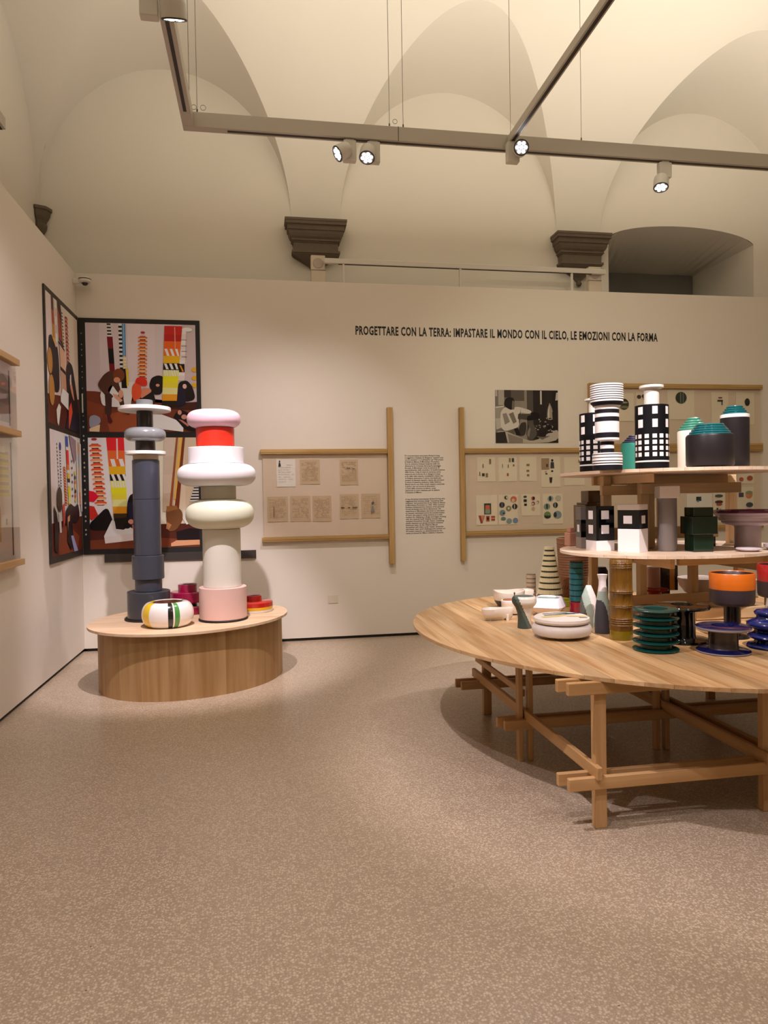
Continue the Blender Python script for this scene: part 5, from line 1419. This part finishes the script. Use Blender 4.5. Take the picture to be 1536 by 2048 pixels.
# two bottle vases with painted divisions
WSP = mat('white_stone_glaze', 'E6DCDA', 0.5, noise=0.04, nscale=150); MINT = mat('mint_stone_glaze', 'AEBEB4', 0.5, noise=0.08, nscale=150); GRS = mat('grey_stone', '5C5A56', 0.6); GRB = mat('blue_grey_stone', '46444C', 0.6)
def f_leaf(a, h, r):
    x = math.cos(a)*r
    if math.sin(a) > 0.6: return 0
    e1 = 12-22*h**1.25-4; e2 = 20-22*h**1.3
    return 2 if x < e1-6 else (1 if x < e2-4 else 0)
angled_vase('leaf_vase', 'pointed leaf-shaped vase in grey, mint and white', (1.962, 4.055, TT), 0.00307,
            [(10, 0), (14, 10), (17, 28), (16.5, 45), (13, 62), (8, 76), (5, 83), (4, 84)], f_leaf, [WSP, MINT, GRS], rz=-0.45, sx=1.05, sy=0.7)
def f_bot(a, h, r):
    x = math.cos(a)*r
    if math.sin(a) > 0.6: return 0
    e = 16*math.sqrt(max(0.0, 1-(h/0.56)**2))-2 if h < 0.56 else -99
    return 2 if x < e-1 else (1 if (x < e+5 and h < 0.72) or (0.5 < h < 0.72) else 0)
angled_vase('bottle_vase', 'white bottle vase with blue grey flame shape and flared neck', (1.957, 3.865, TT), 0.00294,
            [(15.5, 0), (16, 10), (15.5, 30), (13.5, 55), (10, 78), (7.5, 95), (7.2, 105), (9.5, 116), (10, 117), (8, 117), (6, 104)], f_bot, [WSP, MINT, GRB], rz=-0.47)
# amber bark cylinder
AMB = mat('amber_bark_glaze', '6A470E', 0.32, coat=0.12, noise=0.4, nscale=40, bump=1.0, bscale=60, stretch=(1, 1, 0.18))
AMBL = mat('amber_glaze_clear', '7E6A10', 0.2, coat=0.3, noise=0.15, nscale=24, stretch=(1, 1, 0.3))
t = thing('bark_vase', 'tall amber cylinder vase with bark-like relief', 'vase', (1.972, 3.675, TT))
s = 0.00282
pf = [(0, 0, 1), (22, 0, 1), (22.5, 2, 1), (22.3, 18, 0)]
for z in (28, 33, 37, 41): pf += [(22, z, 0), (23.2, z+1, 0), (22, z+2, 0)]
for z in (64, 67): pf += [(22.2, z, 0), (23, z+1, 0), (22, z+2, 0)]
for z in (92, 95): pf += [(22, z, 0), (23.4, z+1, 0), (22, z+2, 0)]
pf += [(21.8, 115, 0), (21.6, 132, 0)]
for z in (142, 146, 150): pf += [(21.6, z, 0), (22.4, z+1, 0), (21.6, z+2, 0)]
pf += [(21.5, 158, 0), (20, 159, 0), (19, 150, 0), (0, 140, 0)]
lathe('body', S(s, pf), [AMB, AMBL], t, 56, None, 60)
# green five-disc stack
PET = mat('petrol_green_glaze', '0A433F', 0.18, coat=0.15, spec=0.4)
t = thing('disc_vase', 'glossy petrol green vase of six stacked discs', 'vase', (2.003, 3.375, TT))
s = 0.00261
pf = [(0, 0)]
for k in range(6):
    z = k*15.6
    pf += [(41, z+0.3), (44, z+1.5), (44.5, z+3.2), (43, z+4.4), (31, z+5.2)]
    if k < 5: pf += [(29.5, z+6.5), (29.5, z+14), (31, z+15.4)]
pf += [(23, 83.0), (22, 80), (21, 60), (0, 58)]
lathe('body', S(s, pf), PET, t, 64, None, 50)
# black and navy spools
t = thing('spool_vase', 'large glossy black spool-shaped vase', 'vase', (2.268, 3.552, TT))
s = 0.00274
lathe('body', S(s, [(0, 0), (50, 0), (52, 2), (51, 5), (27, 8), (25, 12), (24.5, 58), (26, 62), (52, 66), (53.5, 69), (52, 72), (22, 73.5), (21, 70), (20, 50), (0, 48)]), mat('spool_black', '0A0807', 0.1, coat=0.5), t, 64, None, 50)
t = thing('spool_vase', 'low navy spool-shaped vase with pale grey rims', 'vase', (2.303, 3.250, TT))
s = 0.00256
RIMG = mat('rim_grey_raw', '9A949A', 0.5)
lathe('body', S(s, [(0, 0, 1), (48, 0, 1), (50.5, 1.5, 1), (50.5, 4, 0), (48, 5.5, 0), (29, 7, 2), (27.5, 9, 2), (27.5, 43, 2), (29, 45.5, 1), (49, 46, 1), (51.5, 48, 1), (51.5, 51, 0), (49, 52.5, 0), (21, 53.5, 0), (20, 51, 0), (19, 35, 0), (0, 33, 0)]),
      [mat('navy_glaze', '12164A', 0.16, coat=0.15, spec=0.4), RIMG, mat('aubergine_raw', '2E2228', 0.35, coat=0.3)], t, 64, None, 50)
# goblets
ORG = mat('orange_brushed', 'C25F0E', 0.3, coat=0.3, noise=0.12, nscale=14, stretch=(0.3, 0.3, 9)); BRB = mat('aubergine_brushed', '372A2E', 0.5, noise=0.15, nscale=14, stretch=(0.3, 0.3, 9)); REDB = mat('red_brushed', 'A01A1C', 0.3, coat=0.3, noise=0.12, nscale=14, stretch=(0.3, 0.3, 9))
def goblet(label, loc, s, topm):
    t = thing('goblet_vase', label, 'vase', loc)
    lathe('foot', S(s, [(0, 0), (30, 0), (32, 2), (30, 5), (17, 8), (0, 8)]), GBLK, t, 48)
    lathe('stem', S(s, [(16, 7), (15.5, 10), (15.5, 66), (0, 66)]), mat('stem_black', '1A1214', 0.3, coat=0.3), t, 36)
    lathe('cup', S(s, [(0, 65, 0), (36, 65, 0), (40, 67, 0), (41.5, 72, 0), (42, 97, 1), (42.3, 128, 1), (41, 129.5, 1), (39.5, 128, 2), (38, 100, 2), (0, 96, 2)]), [BRB, topm, mat('cup_inside_dark', '2A1410', 0.4)], t, 56, None, 50)
goblet('orange and aubergine goblet vase on a dark stem', (2.590, 3.575, TT), 0.00281, ORG)
goblet('red and aubergine goblet vase cut by the right picture edge', (2.985, 3.68, TT), 0.00300, REDB)
t = thing('ringed_vase', 'deep blue ringed vase cut by the right picture edge', 'vase', (2.605, 3.285, TT))
s = 0.00262
lathe('body', S(s, [(0, 0), (42, 0), (45, 2.5), (43, 6), (31, 10), (30, 15), (40, 19), (43, 22), (41, 26), (31, 30), (30, 35), (40, 40), (44.5, 44), (44, 49), (34, 55), (27, 58), (26, 63), (30, 66), (31, 70), (27, 74), (14, 75.5), (13, 72), (0, 60)]), mat('cobalt_glaze', '14205E', 0.16, coat=0.2, spec=0.4), t, 64, None, 60)

# things on the far half of the table, seen through the trestles
t = thing('bark_vase', 'big brown carved cylinder vase behind the turquoise tube', 'vase', (2.45, 5.33, TT))
s = 0.0040
pf = [(0, 0), (25, 0), (26, 4)]
for z in range(40, 108, 5): pf += [(27+z*0.045, z), (28+z*0.045, z+1.2), (27+z*0.045, z+2.4)]
pf += [(32.5, 117), (30, 118), (28, 100), (0, 95)]
CARV = mat('carved_brown', '8A5E40', 0.5, noise=0.2, nscale=20, bump=0.4, bscale=30, stretch=(1, 1, 3))
lathe('body', S(s, pf), CARV, t, 48, None, 60)
for k in range(12):
    for j in range(2):
        a = PI+0.2+k*0.22; z = (16+j*10)*s; r_ = 27.2*s
        o = box('incision', -0.0016, 0.0016, -0.001, 0.001, 0, 9*s, mat('incised_dark', '4A2C1C', 0.6), t, 0)
        o.location = (r_*math.cos(a), r_*math.sin(a), z); o.rotation_euler = (0, 0.5, a+PI/2)
t = thing('bottle_vase', 'dark navy bottle behind the amber bark vase', 'vase', (2.585, 5.12, TT))
lathe('body', S(0.0038, [(0, 0), (12, 0), (13, 2), (13, 58), (9, 66), (0, 66)]), NAVYM, t, 36)
t = thing('tiered_vase', 'pale pink cylinder with a red flanged foot behind the trestle', 'vase', (2.985, 5.05, TT))
s = 0.0039
lathe('foot', S(s, [(0, 0), (14, 0), (14, 14), (27, 16), (27.5, 19), (14, 21), (0, 21)]), mat('scarlet_glaze', 'C81E1C', 0.2, coat=0.6), t, 40)
cyl('cylinder', 12.5*s, 21*s, 62*s, mat('powder_pink', 'CFA69A', 0.45), t)
t = thing('block_vase', 'black block vase with an amber stripe behind the trestle', 'vase', (3.185, 5.24, TT), -0.2)
prism('body', sq(0.075, 0.07), 0, 0.235, GBLK, t, 0.003)
prism('amber_stripe', [(0.034, -0.036), (0.075, -0.036), (0.075, 0.03), (0.034, 0.03)], 0.035, 0.235, mat('amber_stripe', 'B8801C', 0.3, coat=0.3), t, 0.002)
prism('dark_edge', [(0.075, -0.036), (0.10, -0.036), (0.10, 0.03), (0.075, 0.03)], 0.035, 0.235, GBLK, t, 0.002)
def wbowl(label, loc, s, inside):
    t = thing('round_bowl', label, 'bowl', loc)
    lathe('body', S(s, [(0, 0), (14, 0), (16, 3), (28, 9), (38, 22), (41.5, 36), (41, 38), (39, 37), (35, 24), (22, 12), (0, 9)]), mat('bowl_shell_white', 'DCCFC4', 0.4, coat=0.2), t, 56, None, 60)
    for r, z in ((38.3, 33.5), (36.5, 28), (33.5, 22)):
        lathe('inner_ring', S(s, [(r+0.3, z+1), (r-0.9, z-1.6), (r-0.8, z-1.4), (r+0.2, z+1.2)]), mat('ring_blue_grey', '5A5E6E', 0.4), t, 48)
wbowl('white bowl with blue rings inside, behind the trestle posts', (3.375, 5.05, TT), 0.00392, True)
wbowl('white bowl half hidden behind the orange goblet', (3.685, 5.02, TT), 0.0034, True)
t = thing('block_vase', 'white cylinder foot behind the red goblet at the right edge', 'vase', (3.18, 3.98, TT))
lathe('body', S(0.0031, [(0, 0), (20, 0), (21, 2), (16, 30), (12, 60), (0, 60)]), WHITEC, t, 36)
